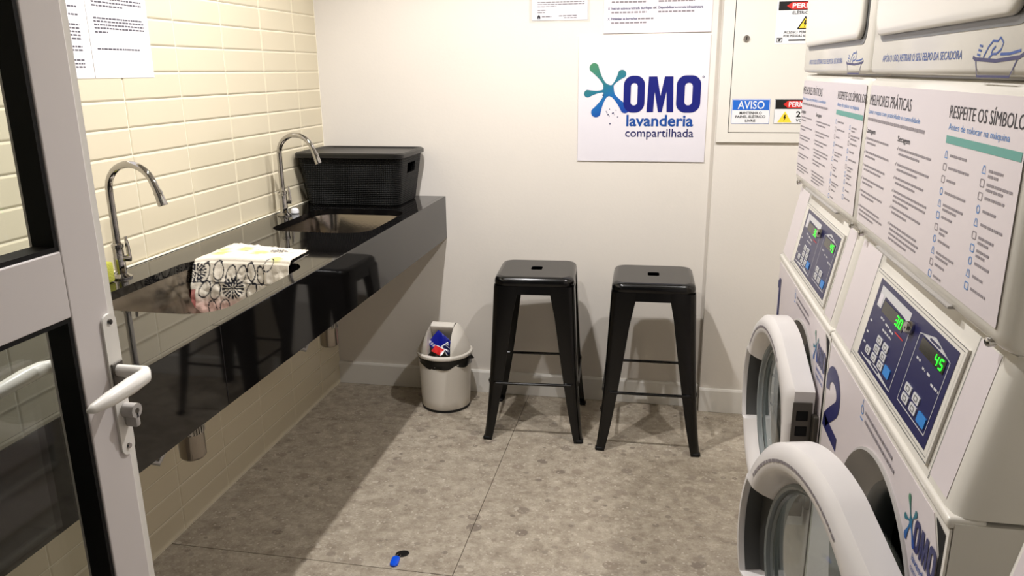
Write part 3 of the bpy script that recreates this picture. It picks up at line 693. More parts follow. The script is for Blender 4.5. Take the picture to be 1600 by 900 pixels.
# AVISO
s = sticker('notice_sticker', 1.708, 1.849, 1.211, 1.304, 'blue headed notice sticker')
mb = MB(); ribbon(mb, [(1.709, 1.212), (1.848, 1.212), (1.848, 1.303), (1.709, 1.303)], 0.002, TK1, True); mb.plate([(1.711, 1.262), (1.846, 1.262), (1.846, 1.300), (1.711, 1.300)], [], TK1); mb.build('blue_header', 'sblue', s, smooth=False)
mb = MB(); put_text(mb, 'AVISO', 1.730, 1.267, 0.028, TK2, 0.098, 0.01); mb.build('white_lettering', 'white', s, smooth=False)
mb = MB()
for t, z, wd in (('MANTENHA O', 1.247, .082), ('PAINEL ELÉTRICO', 1.233, .110), ('LIVRE', 1.218, .038)): put_text(mb, t, 1.779, z, 0.009, TK2, wd, 0.02, True)
mb.build('black_lettering', 'sblack', s, smooth=False)
def bolt_triangle(par, cx, z0, hw, h, border):
    mb = MB(); mb.plate([(cx-hw, z0), (cx+hw, z0), (cx, z0+h)], [], TK1); mb.build('triangle_border', 'sblack' if border else 'yellow', par, smooth=False)
    k = 0.72; mb = MB(); mb.plate([(cx-hw*k, z0+h*.09), (cx+hw*k, z0+h*.09), (cx, z0+h*.83)], [], TK2)
    if border: mb.build('yellow_triangle', 'yellow', par, smooth=False)
    b2 = [(-.05, .68), (.10, .68), (.04, .48), (.16, .50), (-.10, .10), (-.02, .38), (-.14, .36)]
    mb = MB(); mb.plate([(cx+a*h*.85, z0+c*h) for a, c in b2], [], TK3); mb.build('bolt_symbol', 'sblack', par, smooth=False)
def danger(par, x0, x1, z0, z1, cap, w_):
    mb = MB(); mb.plate([(x0, z0), (x1, z0), (x1, z1), (x0, z1)], [], TK1); mb.build('black_header', 'sblack', par, smooth=False)
    c = (z0+z1)/2; h = (z1-z0)*.40; mb = MB(); mb.plate([(x0+.028, c), (x0+.046, c-h), (x1-.010, c-h), (x1-.002, c), (x1-.010, c+h), (x0+.046, c+h)], [], TK2); mb.build('red_field', 'red', par, smooth=False)
    mb = MB(); put_text(mb, 'PERIGO', x0+.048, c-cap/2, cap, TK3, w_, 0.02); mb.build('white_lettering', 'white', par, smooth=False)
s = sticker('danger_sticker', 1.865, 2.010, 1.211, 1.304, 'danger sticker with yellow triangle')
danger(s, 1.868, 2.007, 1.266, 1.301, 0.018, 0.08)
mb = MB(); ribbon(mb, [(1.866, 1.212), (2.009, 1.212), (2.009, 1.303), (1.866, 1.303)], 0.0016, TK1, True); mb.build('border_line', 'sblack', s, smooth=False); mb = MB(); put_text(mb, '220', 1.945, 1.236, 0.021, TK2, .052, 0.02); mb.build('black_lettering', 'sblack', s, smooth=False); mb = MB(); put_text(mb, 'VOLTS', 1.946, 1.218, 0.011, TK2, .05, 0.015); mb.build('black_lettering', 'sblack', s, smooth=False)
bolt_triangle(s, 1.905, 1.216, 0.026, 0.042, False)
s = sticker('danger_sticker', 1.846, 2.03, 1.502, 1.654, 'tall danger sticker with black header')
danger(s, 1.852, 2.024, 1.620, 1.651, 0.015, 0.10)
mb = MB(); put_text(mb, 'ELÉTRICIDADE', 1.902, 1.606, 0.010, TK2, 0.098, 0.02)
mb.build('black_lettering', 'sblack', s, smooth=False)
for t, z in (('ACESSO PERMITIDO SÓ', 1.539), ('POR PESSOAS AUTORIZADAS', 1.526)):
    mb = MB(); put_text(mb, t, 1.876, z, 0.0085, TK2, .142, 0.02); mb.build('black_lettering', 'sblack', s, smooth=False)
mb = MB(); dashes(mb, 1.895, 1.965, 1.5125, 0.005, TK2, .08, .09); mb.build('web_line', 'sblack', s, smooth=False); mb = MB(); ribbon(mb, [(1.854, 1.509), (1.872, 1.509), (1.872, 1.523), (1.854, 1.523)], 0.003, TK2, True); mb.plate([(1.858, 1.512), (1.866, 1.512), (1.868, 1.520), (1.860, 1.520)], [], TK2)
mb.build('maker_mark', 'sblack', s, smooth=False)
bolt_triangle(s, 1.949, 1.553, 0.028, 0.047, True)

# ------------------------------------------------------------------ glazed entrance door, standing open along the left
DX0, DX1 = 0.693, 0.737; DY1, DY0 = -2.320, -3.200; GX = 0.7005
dd = empty('door_1', (0.715, DY0, 0), 'white aluminium glazed door standing open in the left foreground', None, None, 'structure')
SW = 0.078
def door_bar(name, y0, y1, z0, z1): return MB().rbox(DX0, DX1, y0, y1, z0, z1, 0.0018, 2).build(name, 'alu', dd, smooth=False)
st1 = door_bar('lock_stile', DY1-SW, DY1-0.0135, 0.010, 2.11)
MB().rbox(DX0, DX1-0.0025, DY1-0.0128, DY1, 0.010, 2.11, 0.001, 1).build('closing_edge', 'leverw', st1, smooth=False)
door_bar('hinge_stile', DY0, DY0+0.078, 0.010, 2.11)
ZR = [(0.010, 0.15), (1.122, 1.207), (2.03, 2.11)]
for z0, z1 in ZR: door_bar('rail', DY0+0.0785, DY1-SW-0.0005, z0, z1)
for z0, z1 in ((0.15, 1.122), (1.207, 2.03)):
    y0, y1 = DY0+0.0785, DY1-SW-0.0005
    MB().box(GX-0.003, GX+0.003, y0+0.002, y1-0.002, z0+0.002, z1-0.002).build('pane', 'glass', dd, smooth=False)
    mb = MB(); g = 0.006
    mb.box(GX+0.0032, DX1-0.002, y1-g, y1-0.0004, z0+0.0004, z1-0.0004).box(GX+0.0032, DX1-0.002, y0+0.0004, y0+g, z0+0.0004, z1-0.0004)
    mb.box(GX+0.0032, DX1-0.002, y0+g, y1-g, z0+0.0004, z0+g).box(GX+0.0032, DX1-0.002, y0+g, y1-g, z1-g, z1-0.0004)
    mb.build('glazing_gasket', 'rubber', dd, smooth=False)
PY = -2.3395
Tp = frame((DX1+0.0036, PY, 0), (0, 1, 0), (0, 0, 1))
pl = MB().plate(rrect(-0.013, 0.013, 0.903, 1.108, 0.0125, 6), [], Tp, 0.0034).build('lock_plate', 'leverw', dd, smooth=False)
for z in (1.097, 0.915): MB().tube([(DX1+0.0036, PY, z), (DX1+0.006, PY, z)], [0.0045, 0.0035], 14).build('screw', 'chrome', pl)
def lever(sgn, x0):
    hz = 1.028; pts = [(x0, PY, hz), (x0+sgn*0.030, PY, hz), (x0+sgn*0.046, PY-0.004, hz+0.001), (x0+sgn*0.054, PY-0.016, hz+0.001), (x0+sgn*0.055, PY-0.045, hz), (x0+sgn*0.054, PY-0.085, hz-0.002), (x0+sgn*0.052, PY-0.112, hz-0.003), (x0+sgn*0.051, PY-0.120, hz-0.003)]
    return MB().tube(pts, [0.0085, 0.0085, 0.0095, 0.0105, 0.0115, 0.010, 0.0065, 0.0025], 14, flat=0.85)
lever(1, DX1+0.003).build('lever_handle', 'leverw', pl, angle=70)
MB().rbox(DX1+0.0037, DX1+0.006, PY-0.011, PY+0.011, 1.006, 1.040, 0.001, 1).build('lever_socket', 'hinge', pl)
cy = MB().tube([(DX1+0.0036, PY+0.004, 0.968), (DX1+0.022, PY+0.004, 0.968)], 0.0105, 18).rbox(DX1+0.0036, DX1+0.022, PY-0.001, PY+0.009, 0.944, 0.967, 0.003, 2).build('lock_cylinder', 'bezel', pl)
MB().tube([(DX1+0.0215, PY+0.004, 0.968), (DX1+0.0226, PY+0.004, 0.968)], 0.0038, 14).build('keyway', 'hinge', cy)
p2 = MB().plate(rrect(-0.013, 0.013, 0.903, 1.108, 0.0125, 6), [], frame((DX0-0.0002, PY, 0), (0, 1, 0), (0, 0, 1)), 0.0034).build('lock_plate', 'leverw', dd, smooth=False)
lever(-1, DX0-0.003).build('lever_handle', 'leverw', p2, angle=70)
for z in (0.25, 1.05, 1.9): MB().tube([(0.745, DY0-0.010, z-0.05), (0.745, DY0-0.010, z+0.05)], 0.008, 12).build('hinge_knuckle', 'alu', dd)

# ------------------------------------------------------------------ stacked washer and dryer
WIDE = 0.681; WF = -0.019; HU, HZ = 0.412, 0.600
def uT(x): return frame((x, 0, 0), (0, -1, 0), (0, 0, 1))          # (u, z) on a vertical front at x
CA, CBk = Vector((WF+0.001, 0, 0.912)), Vector((0.018, 0, 1.106))
csl = (CBk.x-CA.x)/(CBk.z-CA.z); cn = Vector((-1, 0, csl)).normalized()
def cT(d): return frame(Vector((CA.x-csl*CA.z, 0, 0))+cn*d, (0, -1, 0), (csl, 0, 1), cn)   # (u, z) on the sloped control face
def seven(mb, ch, x, z, w_, h, T):
    seg = {'3': 'abgcd', '0': 'abcdef', '4': 'fgbc', '5': 'afgcd'}[ch]; t = 0.0022; sl = 0.12
    def q(a, b2): return (x+a+sl*b2, z+b2)
    P = {'a': (q(0, h), q(w_, h)), 'g': (q(0, h/2), q(w_, h/2)), 'd': (q(0, 0), q(w_, 0)), 'f': (q(0, h/2), q(0, h)), 'b': (q(w_, h/2), q(w_, h)), 'e': (q(0, 0), q(0, h/2)), 'c': (q(w_, 0), q(w_, h/2))}
    for k in seg: ribbon(mb, P[k], t, T)
def number_mesh(ch, mb, T):
    if ch == '2':
        pts = []
        for k in range(15):
            a = R(198-235*k/14); pts.append((0.064+0.047*math.cos(a), 0.806+0.034*math.sin(a)))
        pts += [(0.075, 0.768), (0.045, 0.748), (0.022, 0.730)]
        ribbon(mb, pts, 0.031, T); mb.plate([(0.003, 0.712), (0.130, 0.712), (0.130, 0.739), (0.04, 0.739), (0.010, 0.742)], [], T)
    elif ch == '1': mb.plate([(0.022, 0.716), (0.05, 0.716), (0.05, 0.848), (0.03, 0.848), (0.004, 0.832), (0.008, 0.812), (0.022, 0.818)], [], T)
    else:
        for cz, a0, a1 in ((0.815, 165, -80), (0.750, 80, -165)): ribbon(mb, [(0.062+0.042*math.cos(R(a0+(a1-a0)*k/14)), cz+0.029*math.sin(R(a0+(a1-a0)*k/14))) for k in range(15)], 0.022, T)
def make_stack():
    st = empty('washer_dryer_stack', (0, 0, 0)); WM[st.name] = Matrix.Identity(4)
    U = WIDE
    # washer cabinet: open-fronted shell
    mb = MB(); x0, x1 = WF+0.004, 0.70
    mb.box(x0, x1, -0.012, -0.0005, 0.012, 0.905).box(x0, x1, -U+0.0005, -U+0.012, 0.012, 0.905).box(x1-0.01, x1, -U+0.012, -0.012, 0.012, 1.10).box(x0, x1, -U+0.012, -0.012, 0.012, 0.03).box(0.02, x1-0.01, -U+0.012, -0.012, 0.895, 0.905)
    wc = mb.build('washer_cabinet', 'body', st, smooth=False)
    for a in (-0.05, -U+0.05):
        for x in (0.05, 0.64): MB().tube([(x, a, 0.0003), (x, a, 0.013)], 0.02, 14).build('levelling_foot', 'rubber', wc)
    MB().rbox(WF+0.012, WF+0.03, -U+0.013, -0.013, 0.031, 0.105, 0.002, 1).build('kick_panel', 'bezel', st, smooth=False)
    # washer front sheet with the loading hole and a cut corner on the hinge side
    hole = circle(HU, HZ, 0.236, 56)
    fp = MB().plate([(0.0025, 0.105), (U-0.0025, 0.105), (U-0.0025, 0.896), (0.0025, 0.896)], [hole], uT(WF), 0.003).build('front_panel', 'body', st, smooth=False)
    MB().plate([(0.004, 0.108), (U-0.022, 0.108), (U-0.022, 0.845), (U-0.052, 0.888), (0.004, 0.888)], [hole], uT(WF-0.0012), 0.001).build('vinyl_sheet', 'vinyl', fp, smooth=False)
    MB().plate([(U-0.020, 0.20), (U-0.010, 0.20), (U-0.010, 0.884), (U-0.044, 0.888), (U-0.020, 0.850)], [], uT(WF-0.0006)).build('panel_gap', 'rubber', fp, smooth=False)
    mb = MB(); number_mesh('2', mb, uT(WF-0.0020)); mb.build('number_print', 'navy', fp, smooth=False)
    TW_ = uT(WF-0.0020)
    mb = MB(); dashes(mb, 0.296, 0.455, 0.866, 0.006, TW_, .012, .03); dashes(mb, 0.296, 0.470, 0.852, 0.006, TW_, .012, .03); mb.build('hint_text', 'inkg', fp, smooth=False, kind='stuff')
    mb = MB(); ribbon(mb, circle(0.276, 0.866, 0.007, 14), 0.0022, TW_, True); ribbon(mb, [(0.268, 0.850), (0.284, 0.850)], 0.003, TW_); ribbon(mb, [(0.276, 0.876), (0.276, 0.884)], 0.0022, TW_); mb.build('hint_icon', 'inkb', fp, smooth=False)
    k = 0.30; TLg = uT(WF-0.0022) @ Matrix.Translation((0.578, 0.806, 0)) @ Matrix.Diagonal((k*0.92, k*1.05, 1, 1))
    TLg2 = uT(WF-0.0020) @ Matrix.Translation((0.578, 0.806, 0)) @ Matrix.Diagonal((k*0.92, k*1.05, 1, 1))
    mb, cf = splash(TLg2, None); mb.build('splash_mark', 'logograd', fp, smooth=False, colfn=cf)
    mb = MB(); logo_letters(mb, TLg); mb.build('logo_lettering', 'navy', fp, smooth=False)
    mb = MB(); put_text(mb, 'lavanderia', 0.014, -0.052, 0.033, TLg, 0.262, 0.012); put_text(mb, 'compartilhada', 0.011, -0.095, 0.027, TLg, 0.268, 0.003); mb.build('word_lettering', 'logoblue', fp, smooth=False)
    # loading port: bezel funnel, gasket, drum
    Th = frame((WF, -HU, HZ), (0, -1, 0), (0, 0, 1))     # z axis of the lathe points out of the machine
    bz = MB().lathe([(0.2375, -0.003), (0.2385, 0.004), (0.234, 0.006), (0.226, -0.004), (0.212, -0.022), (0.198, -0.034), (0.190, -0.038)], (0, 0, 0), 56, Th).build('port_bezel', 'bezel', st, angle=50)
    MB().lathe([(0.190, -0.038), (0.186, -0.030), (0.176, -0.032), (0.168, -0.046), (0.170, -0.065), (0.180, -0.085)], (0, 0, 0), 48, Th).build('door_gasket', 'gask', bz, angle=50)
    MB().lathe([(0.180, -0.085), (0.215, -0.090), (0.215, -0.40), (0.0005, -0.42)], (0, 0, 0), 48, Th).build('drum', 'drum', bz, angle=40)
    # door, hinged on the side nearer the entrance (local: +y from hinge to free edge, -x outwards)
    hy = -HU-0.220
    door = MB(); RD_, RI = 0.245, 0.166; TD_ = 0.062; cy_, cz_ = 0.220, 0.0
    def Rout(a):           # outline radius seen from the ring centre; hinge side flattened
        d = abs((math.degrees(a)+180) % 360-180)
        if d <= 112: return RD_
        # line from tangent point to hinge corner, then hinge edge
        p0 = Vector((RD_*math.cos(R(112)), RD_*math.sin(R(112)))); p1 = Vector((-0.226, 0.160)); q = Vector((math.cos(R(d)), math.sin(R(d))))
        den = q.x*(p1.y-p0.y)-q.y*(p1.x-p0.x); t = (p0.x*(p1.y-p0.y)-p0.y*(p1.x-p0.x))/den
        e = -0.226/q.x if q.x < 0 else 9; return min(t, e) if d > 112 else RD_
    n = 144
    angs = [2*math.pi*k/n for k in range(n)]
    def dg(a): return abs((math.degrees(a)+180) % 360-180)
    def ringv(fr, nn):            # fr 0..1 from the inner lip to the outline
        out = []
        for a in angs:
            Ro = Rout(a); ri = 0.227 if dg(a) < 25.5 else 0.198; rad = ri+(Ro-ri)*fr
            out.append((-nn, cy_+rad*math.cos(a), cz_+rad*math.sin(a)))
        return out
    def ringr(r_, nn, rp=None, np_=None):   # plain circle; rp, np_ inside the finger pocket
        return [(-(np_ if np_ is not None and dg(a) < 25.5 else nn), cy_+(rp if rp and dg(a) < 25.5 else r_)*math.cos(a), cz_+(rp if rp and dg(a) < 25.5 else r_)*math.sin(a)) for a in angs]
    rings = [ringr(0.205, 0.002), [(-0.006, p[1], p[2]) for p in ringv(1, 0)], ringv(1, TD_-0.014), ringv(0.80, TD_-0.004), ringv(0.45, TD_), ringv(0.12, TD_), ringv(0.0, TD_-0.004)]
    rings += [ringr(0.188, TD_-0.014, 0.226, TD_-0.014), ringr(0.180, TD_-0.026, 0.224, TD_-0.040), ringr(0.176, TD_-0.034, 0.180, TD_-0.042), ringr(0.166, TD_-0.040, 0.166, TD_-0.044), ringr(0.166, 0.002), ringr(0.205, 0.002)]
    door.loft(rings, False, False)
    do = door.build('washer_door', 'door_w', st, angle=38)
    do.location = (WF-0.004, hy, HZ)
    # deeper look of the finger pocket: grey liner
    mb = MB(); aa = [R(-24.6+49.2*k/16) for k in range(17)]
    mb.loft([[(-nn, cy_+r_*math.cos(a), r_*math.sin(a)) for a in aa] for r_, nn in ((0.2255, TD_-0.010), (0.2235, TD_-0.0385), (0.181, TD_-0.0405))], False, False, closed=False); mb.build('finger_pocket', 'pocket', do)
    Tg = frame((0, cy_, 0), (0, -1, 0), (0, 0, 1))
    MB().lathe([(0.178, TD_-0.031), (0.172, TD_-0.027), (0.168, TD_-0.029), (0.166, TD_-0.036), (0.162, TD_-0.034), (0.159, TD_-0.038)], (0, 0, 0), 64, Tg).build('glass_retainer', 'retainer', do, angle=40)
    MB().lathe([(0.1655, 0.022), (0.160, 0.018), (0.157, 0.000), (0.154, -0.025), (0.145, -0.055), (0.122, -0.075), (0.075, -0.086), (0.0005, -0.090)], (0, 0, 0), 64, Tg).build('glass_bowl', 'bowl', do, angle=80)
    MB().lathe([(0.0005, 0.034), (0.080, 0.031), (0.162, 0.023)], (0, 0, 0), 64, Tg).build('outer_window', 'bowl', do, angle=80)
    mb = MB().rbox(-0.050, -0.010, -0.0095, -0.0062, -0.135, 0.135, 0.001, 1); hp = mb.build('hinge_plate', 'hinge', do, smooth=False)
    mb = MB()
    for z in (-0.09, -0.05, -0.01, 0.03, 0.07, 0.105): mb.rbox(-0.042, -0.018, -0.0105, -0.0094, z-0.011, z+0.011, 0.001, 1)
    mb.build('hinge_slots', 'rubber', hp, smooth=False)
    MB().rbox(-0.010, 0.002, -0.024, -0.006, -0.11, 0.11, 0.002, 1).build('hinge_leaf', 'hinge', do, smooth=False)
    mb = MB(); rt = 0.219
    a = 122
    while a > -20:
        e = a-random.uniform(1.6, 4.0); s0, s1 = R(a), R(e); mb.add([(-(TD_+0.0008), cy_-r_*math.cos(t)*-1, r_*math.sin(t)) for r_, t in ((rt, s0), (rt, s1), (rt-0.0055, s1), (rt-0.0055, s0))], [(0, 1, 2, 3)]); a = e-0.7
        if 26 < a < 34: a = -99
    mb.build('rim_text', 'inkg', do, smooth=False, kind='stuff')
    # ledge and control section
    MB().rbox(WF-0.004, 0.02, -U+0.0015, -0.0015, 0.8965, 0.9115, 0.005, 3).build('ledge_trim', 'body', st)
    mb = MB(); prof = [(CA.x, 0.9116), (CBk.x, 1.106), (CBk.x+0.004, 1.120), (0.688, 1.120), (0.688, 0.9116)]
    def yring(y, ins): return [(p[0]+(ins if i < 3 else 0), y, p[1]) for i, p in enumerate(prof)]
    mb.loft([yring(-0.001, 0.012), yring(-0.004, 0.004), yring(-0.012, 0), yring(-U+0.030, 0), yring(-U+0.012, 0.004), yring(-U+0.004, 0.013), yring(-U+0.001, 0.026)])
    ch = mb.build('control_housing', 'body', st, angle=50)
    for a, b2 in ((0.016, 0.1435), (0.590, 0.650)): MB().plate([(a, 0.920), (b2, 0.920), (b2, 1.102), (a, 1.102)], [], cT(0.0006)).build('vinyl_sheet', 'vinyl', ch, smooth=False)
    for u in (0.145, 0.5885):
        mb = MB(); ribbon(mb, [(u, 0.913), (u, 1.104)], 0.0016, cT(0.0008)); mb.build('seam_line', 'gask', ch, smooth=False)
    ip = MB().plate([(0.157, 0.926), (0.577, 0.926), (0.577, 1.082), (0.157, 1.082)], [], cT(0.004), 0.0038).build('control_panel', 'body', st, smooth=False)
    mb = MB(); ribbon(mb, [(0.157, 0.926), (0.577, 0.926), (0.577, 1.082), (0.157, 1.082)], 0.0012, cT(0.0043), True); ribbon(mb, [(0.164, 0.931), (0.571, 0.931), (0.571, 1.077), (0.164, 1.077)], 0.0010, cT(0.0043), True); mb.build('frame_line', 'gask', ip, smooth=False)
    MB().plate([(0.194, 0.9365), (0.560, 0.9365), (0.560, 1.072), (0.194, 1.072)], [], cT(0.0046)).build('navy_overlay', 'ctrl', ip, smooth=False)
    T5, T6, T7 = cT(0.0050), cT(0.0054), cT(0.0060)
    mb = MB(); ribbon(mb, [(0.385, 1.043), (0.385, 0.944), (0.300, 0.944), (0.212, 0.944)], 0.0018, T5); mb.plate([(0.212, 1.064), (0.372, 1.064), (0.372, 1.046), (0.345, 1.050), (0.242, 1.052), (0.236, 1.030), (0.212, 1.030)], [], T5)
    mb.plate([(0.232, 0.9445), (0.298, 0.9515), (0.385, 0.9445)], [rrect(0.275, 0.320, 0.9455, 0.9490, 0.0016, 3)], T5)
    ribbon(mb, [(0.424, 0.950), (0.424, 1.052), (0.480, 1.063), (0.545, 1.052), (0.545, 0.950)], 0.0018, T5, True); mb.plate([(0.430, 1.0535), (0.480, 1.0625), (0.540, 1.0535)], [rrect(0.462, 0.505, 1.055, 1.0585, 0.0016, 3)], T5)
    for u, z, l in ((0.205, 1.000, .012), (0.205, 0.980, .01), (0.205, 0.962, .012), (0.250, 1.018, .02), (0.280, 1.016, .02), (0.305, 1.014, .02), (0.275, 1.005, .05), (0.440, 1.020, .02), (0.470, 1.015, .012), (0.490, 1.015, .012), (0.512, 1.008, .03)): dashes(mb, u, u+l, z, 0.0032, T5, .006, .012)
    mb.build('white_print', 'key', ip, smooth=False, kind='stuff')
    mb = MB(); mb.plate([(0.216, 1.034), (0.234, 1.034), (0.234, 1.052), (0.216, 1.052)], [], T6); mb.build('white_sticker', 'board', ip, smooth=False); mb = MB(); dashes(mb, 0.330, 0.372, 1.020, 0.0020, T6, .05, .06); mb.build('red_print', 'red', ip, smooth=False)
    for j, (a, b2, c, d, tx) in enumerate(((0.244, 0.356, 1.028, 1.047, '30'), (0.438, 0.536, 1.032, 1.051, '45'))):
        ds = MB().plate([(a, c), (b2, c), (b2, d), (a, d)], [], T6).build('display', 'lcd', ip, smooth=False)
        mb = MB()
        for q, chh in enumerate(tx): seven(mb, chh, b2-0.036+q*0.018, c+0.003, 0.010, 0.013, T7)
        mb.build('green_digits', 'green', ip, smooth=False)
    for u, z in ((0.242, 0.959), (0.280, 0.959), (0.281, 0.974), (0.281, 0.989), (0.318, 0.960), (0.318, 0.975), (0.316, 0.989), (0.451, 0.977), (0.451, 0.962), (0.487, 0.977), (0.487, 0.962)):
        kb = MB().plate(rrect(u-0.013, u+0.013, z-0.0058, z+0.0058, 0.002, 3), [], cT(0.0062), 0.0014).build('key', 'key', ip, smooth=False)
    for u in (0.353, 0.524): MB().plate(rrect(u-0.015, u+0.015, 0.955, 0.970, 0.002, 3), [], cT(0.0062), 0.0014).build('blue_key', 'keyb', ip, smooth=False)
    mb = MB()
    for u, z in ((0.242, 0.959), (0.280, 0.959), (0.281, 0.974), (0.281, 0.989), (0.318, 0.960), (0.318, 0.975), (0.316, 0.989), (0.451, 0.977), (0.451, 0.962), (0.487, 0.977), (0.487, 0.962)): ribbon(mb, rrect(u-0.006, u+0.006, z-0.003, z+0.003, 0.001, 2), 0.0014, cT(0.0066), True)
    mb.build('key_symbols', 'gask', ip, smooth=False, kind='stuff')
    Tl = cT(0.005); o = Tl @ Vector((0.389, 1.047, 0)); MB().tube([o, o+cn*0.004, o+cn*0.010], [0.010, 0.0105, 0.008], 18).tube([o+cn*0.010, o+cn*0.0105], [0.004, 0.003], 10).build('key_lock', 'chrome', ip)
    # instruction panel
    mb = MB(); prof = [(0.020, 1.1125), (0.012, 1.114), (0.004, 1.122), (0.0, 1.134), (0.0, 1.382), (0.003, 1.392), (0.010, 1.398), (0.030, 1.399), (0.030, 1.1125)]
    def yr(y, ins): return [(p[0]+(ins if 0 < i < 7 else 0), y, p[1]) for i, p in enumerate(prof)]
    mb.loft([yr(-0.0012, 0.010), yr(-0.003, 0.004), yr(-0.010, 0), yr(-U+0.022, 0), yr(-U+0.008, 0.004), yr(-U+0.003, 0.010), yr(-U+0.0012, 0.020)]); pn = mb.build('instruction_panel', 'body', st, angle=50)
    MB().plate(rrect(0.010, U-0.018, 1.138, 1.384, 0.003, 2), [], uT(-0.0006)).build('vinyl_sheet', 'vinyl', pn, smooth=False)
    mb = MB().rbox(-0.001, 0.012, -0.52, -0.16, 1.1165, 1.1215, 0.002, 2); mb.build('grip_lip', 'bezel', pn)
    for u in (0.035, 0.645):
        sc = MB().tube([(0.0075, -u, 1.1185), (0.001, -u, 1.1165), (-0.001, -u, 1.116)], [0.006, 0.006, 0.004], 12).build('panel_screw', 'chrome', pn)
    TI = uT(-0.0010); gr, bl, tl_ = MB(), MB(), MB()
    def head(t, *a):
        mb = MB(); put_text(mb, t, *a); mb.build('heading_print', 'ink', pn, smooth=False)
    head('MELHORES PRÁTICAS', 0.012, 1.350, 0.0180, TI, 0.250, 0.0); head('RESPEITE OS SÍMBOLOS', 0.430, 1.351, 0.0155, TI, 0.236, 0.0)
    head('Lavagem', 0.012, 1.301, 0.0085, TI, 0.062, 0.012); head('Secagem', 0.212, 1.302, 0.0085, TI, 0.066, 0.012)
    put_text(bl, 'Lavar roupas com praticidade e comodidade', 0.012, 1.335, 0.0075, TI, 0.300); put_text(bl, 'Antes de colocar na máquina', 0.433, 1.336, 0.0080, TI, 0.190)
    dashes(gr, 0.012, 0.338, 1.3225, 0.0050, TI, .012, .03)
    tl_.plate([(0.430, 1.3185), (U-0.022, 1.3185), (U-0.022, 1.3285), (0.430, 1.3285)], [], TI)
    for c0, zz in ((0.022, [(1.291, 2), (1.267, 2), (1.243, 2), (1.219, 2), (1.196, 2), (1.168, 3)]), (0.226, [(1.291, 2), (1.267, 2), (1.246, 2), (1.225, 3), (1.199, 2), (1.172, 4)])):
        for z, nl in zz:
            for q in range(nl): dashes(gr, c0, c0+(random.uniform(.135, .165) if q < nl-1 else random.uniform(.06, .12)), z-q*0.0076-0.002, 0.0034, TI, .010, .024, .0025)
            ribbon(gr, [(c0-0.012, z), (c0-0.009, z-0.003), (c0-0.004, z+0.003)], 0.0013, TI)
    rs = random.Random(5)
    for c0, z0, nrow, dz in ((0.433, 1.304, 11, 0.0160), (0.562, 1.300, 10, 0.0154)):
        for q in range(nrow):
            z = z0-q*dz; hh = 0.0042
            if q % 4 == 0: ribbon(bl, [(c0, z-hh), (c0+0.010, z-hh), (c0+0.007, z+hh), (c0+0.003, z+hh)], 0.0016, TI, True)
            elif q % 4 in (1, 2): ribbon(bl if rs.random() < .5 else gr, rrect(c0, c0+0.011, z-hh, z+hh, 0.0015, 2), 0.0014, TI, True)
            else: ribbon(bl, circle(c0+0.0055, z, 0.0045, 12), 0.0015, TI, True)
            L_ = rs.uniform(.03, .075); dashes(gr, c0+0.019, c0+0.019+L_, z-0.0015, 0.0032, TI, .010, .022, .0025)
            if rs.random() < .45: dashes(gr, c0+0.019, c0+0.019+L_*.7, z-0.0075, 0.0032, TI, .010, .022, .0025)
    gr.build('body_print', 'inkg', pn, smooth=False, kind='stuff'); bl.build('blue_print', 'inkb', pn, smooth=False, kind='stuff'); tl_.build('teal_band', 'teal', pn, smooth=False)
    # dryer
    DF = -0.004
    mb = MB(); prof = [(0.030, 1.4020), (0.010, 1.4025), (DF+0.003, 1.4055), (DF, 1.412), (DF, 1.972), (DF+0.008, 1.980), (0.70, 1.980), (0.70, 1.1205), (0.031, 1.1205)]
    def dr_(y, ins): return [(p[0]+(ins if i < 6 else 0), y, p[1]-(0.0)) for i, p in enumerate(prof)]
    mb.loft([dr_(-0.0008, 0.010), dr_(-0.004, 0.003), dr_(-0.010, 0), dr_(-U+0.014, 0), dr_(-U+0.005, 0.004), dr_(-U+0.0008, 0.014)]); dc_ = mb.build('dryer_cabinet', 'body', st, angle=50)
    def loopr(i): return rrect(0.045+i, 0.625-i, 1.468+i, 1.925-i, 0.030-i*0.2, 6)
    mb = MB(); T = uT(0)
    def lr(i, x): return [tuple(T @ Vector((p[0], p[1], -x))) for p in loopr(i)]
    mb.loft([lr(0.004, DF-0.0012), lr(-0.001, DF-0.0014), lr(-0.002, DF-0.004), lr(-0.001, DF-0.0080), lr(0.003, DF-0.0105), lr(0.012, DF-0.0115), lr(0.05, DF-0.0112), lr(0.12, DF-0.0100)], True, True)
    ddr = mb.build('dryer_door', 'body', st, angle=50)
    MB().plate(rrect(0.043, 0.638, 1.4565, 1.930, 0.028, 6), [rrect(0.050, 0.620, 1.473, 1.920, 0.028, 6)], uT(DF-0.0008)).build('door_gap', 'gask', ddr, smooth=False)
    MB().rbox(DF-0.022, DF-0.0105, -0.612, -0.600, 1.62, 1.78, 0.004, 2).build('pull_handle', 'body', ddr)
    TF = uT(DF-0.0004); mb = MB(); put_text(mb, 'APÓS O USO, RETIRAR O SEU FELPO DA SECADORA', 0.080, 1.4235, 0.0105, TF, 0.375, 0.006); mb.build('lint_lettering', 'logoblue', dc_, smooth=False)
    mb = MB(); bx = 0.492; zz = 1.4245
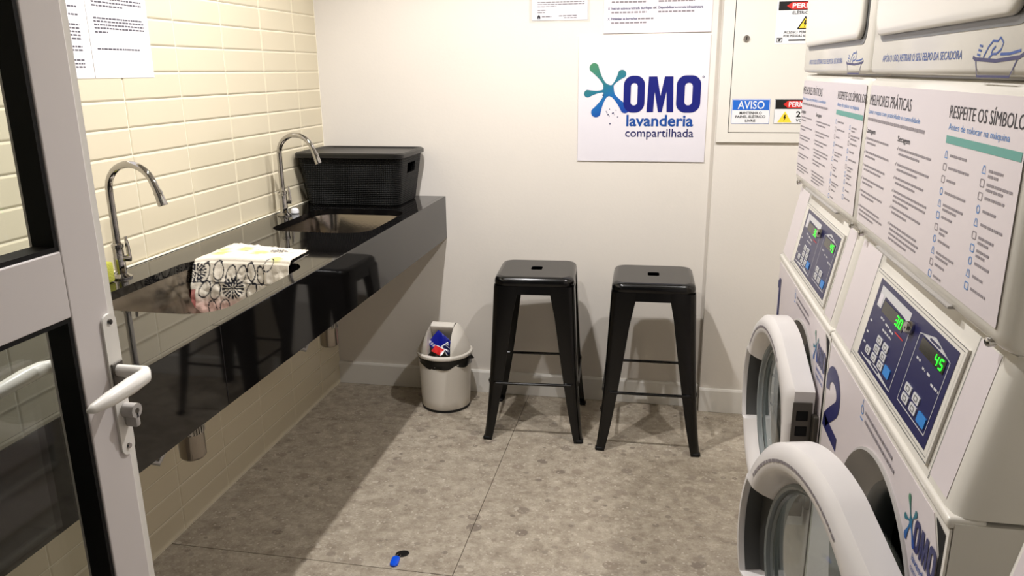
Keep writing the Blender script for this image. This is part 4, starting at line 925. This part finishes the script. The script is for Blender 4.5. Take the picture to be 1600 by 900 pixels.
    ribbon(mb, [(bx, zz+0.001), (bx+0.008, zz-0.0015), (bx+0.07, zz-0.004), (bx+0.130, zz-0.001), (bx+0.140, zz+0.002)], 0.0042, TF)
    ribbon(mb, [(bx+0.010, zz-0.003), (bx+0.020, zz-0.021), (bx+0.112, zz-0.021), (bx+0.126, zz-0.003)], 0.0028, TF); mb.build('basin_icon', 'navy', dc_, smooth=False)
    mb = MB(); ribbon(mb, [(bx+0.032, zz), (bx+0.044, zz+0.012), (bx+0.055, zz+0.018), (bx+0.068, zz+0.017), (bx+0.074, zz+0.021), (bx+0.084, zz+0.015), (bx+0.080, zz+0.008), (bx+0.068, zz+0.0035), (bx+0.058, zz+0.0035), (bx+0.048, zz-0.001)], 0.0026, TF)
    ribbon(mb, [(bx+0.054, zz+0.003), (bx+0.056, zz+0.008), (bx+0.064, zz+0.0115)], 0.0026, TF)
    for q in range(3): ribbon(mb, [(bx+0.012+q*0.002, zz+0.004+q*0.0050), (bx+0.022+q*0.002, zz+0.0025+q*0.005)], 0.0026, TF)
    ribbon(mb, [(bx+0.080, zz+0.003), (bx+0.105, zz+0.003), (bx+0.132, zz+0.006)], 0.0030, TF); mb.build('hand_icon', 'logoblue', dc_, smooth=False)
    return st, do, fp
st, do, fp = make_stack()
def place(o, loc, rz, ang, digit, label):
    o.location = loc; o.rotation_euler = (0, 0, rz); tag(o, label, 'washer dryer', 'stacked washer dryers')
    for ch in o.children:
        if ch.name.startswith('washer_door'): ch.rotation_euler = (0, 0, ang)
        if digit and ch.name.startswith('front_panel'):
            for g in ch.children:
                if g.name.startswith('number_print'):
                    mb = MB(); number_mesh(digit, mb, uT(WF-0.0020)); t = mb.build('number_print', 'navy', smooth=False); g.data = t.data; bpy.data.objects.remove(t)
c1, c3 = copy_tree(st), copy_tree(st)
place(st, (1.822, -1.651, 0), 0, R(14.5), None, 'white stacked washer and dryer with a large navy 2, its round door swung open')
place(c1, (1.816, -0.966, 0), R(0.5), R(4.5), '1', 'white stacked washer and dryer farthest away, next to the back wall cabinet')
place(c3, (1.822, -2.456, 0), 0, 0.0, '3', 'white stacked washer and dryer at the right edge of the photo, barely in view')
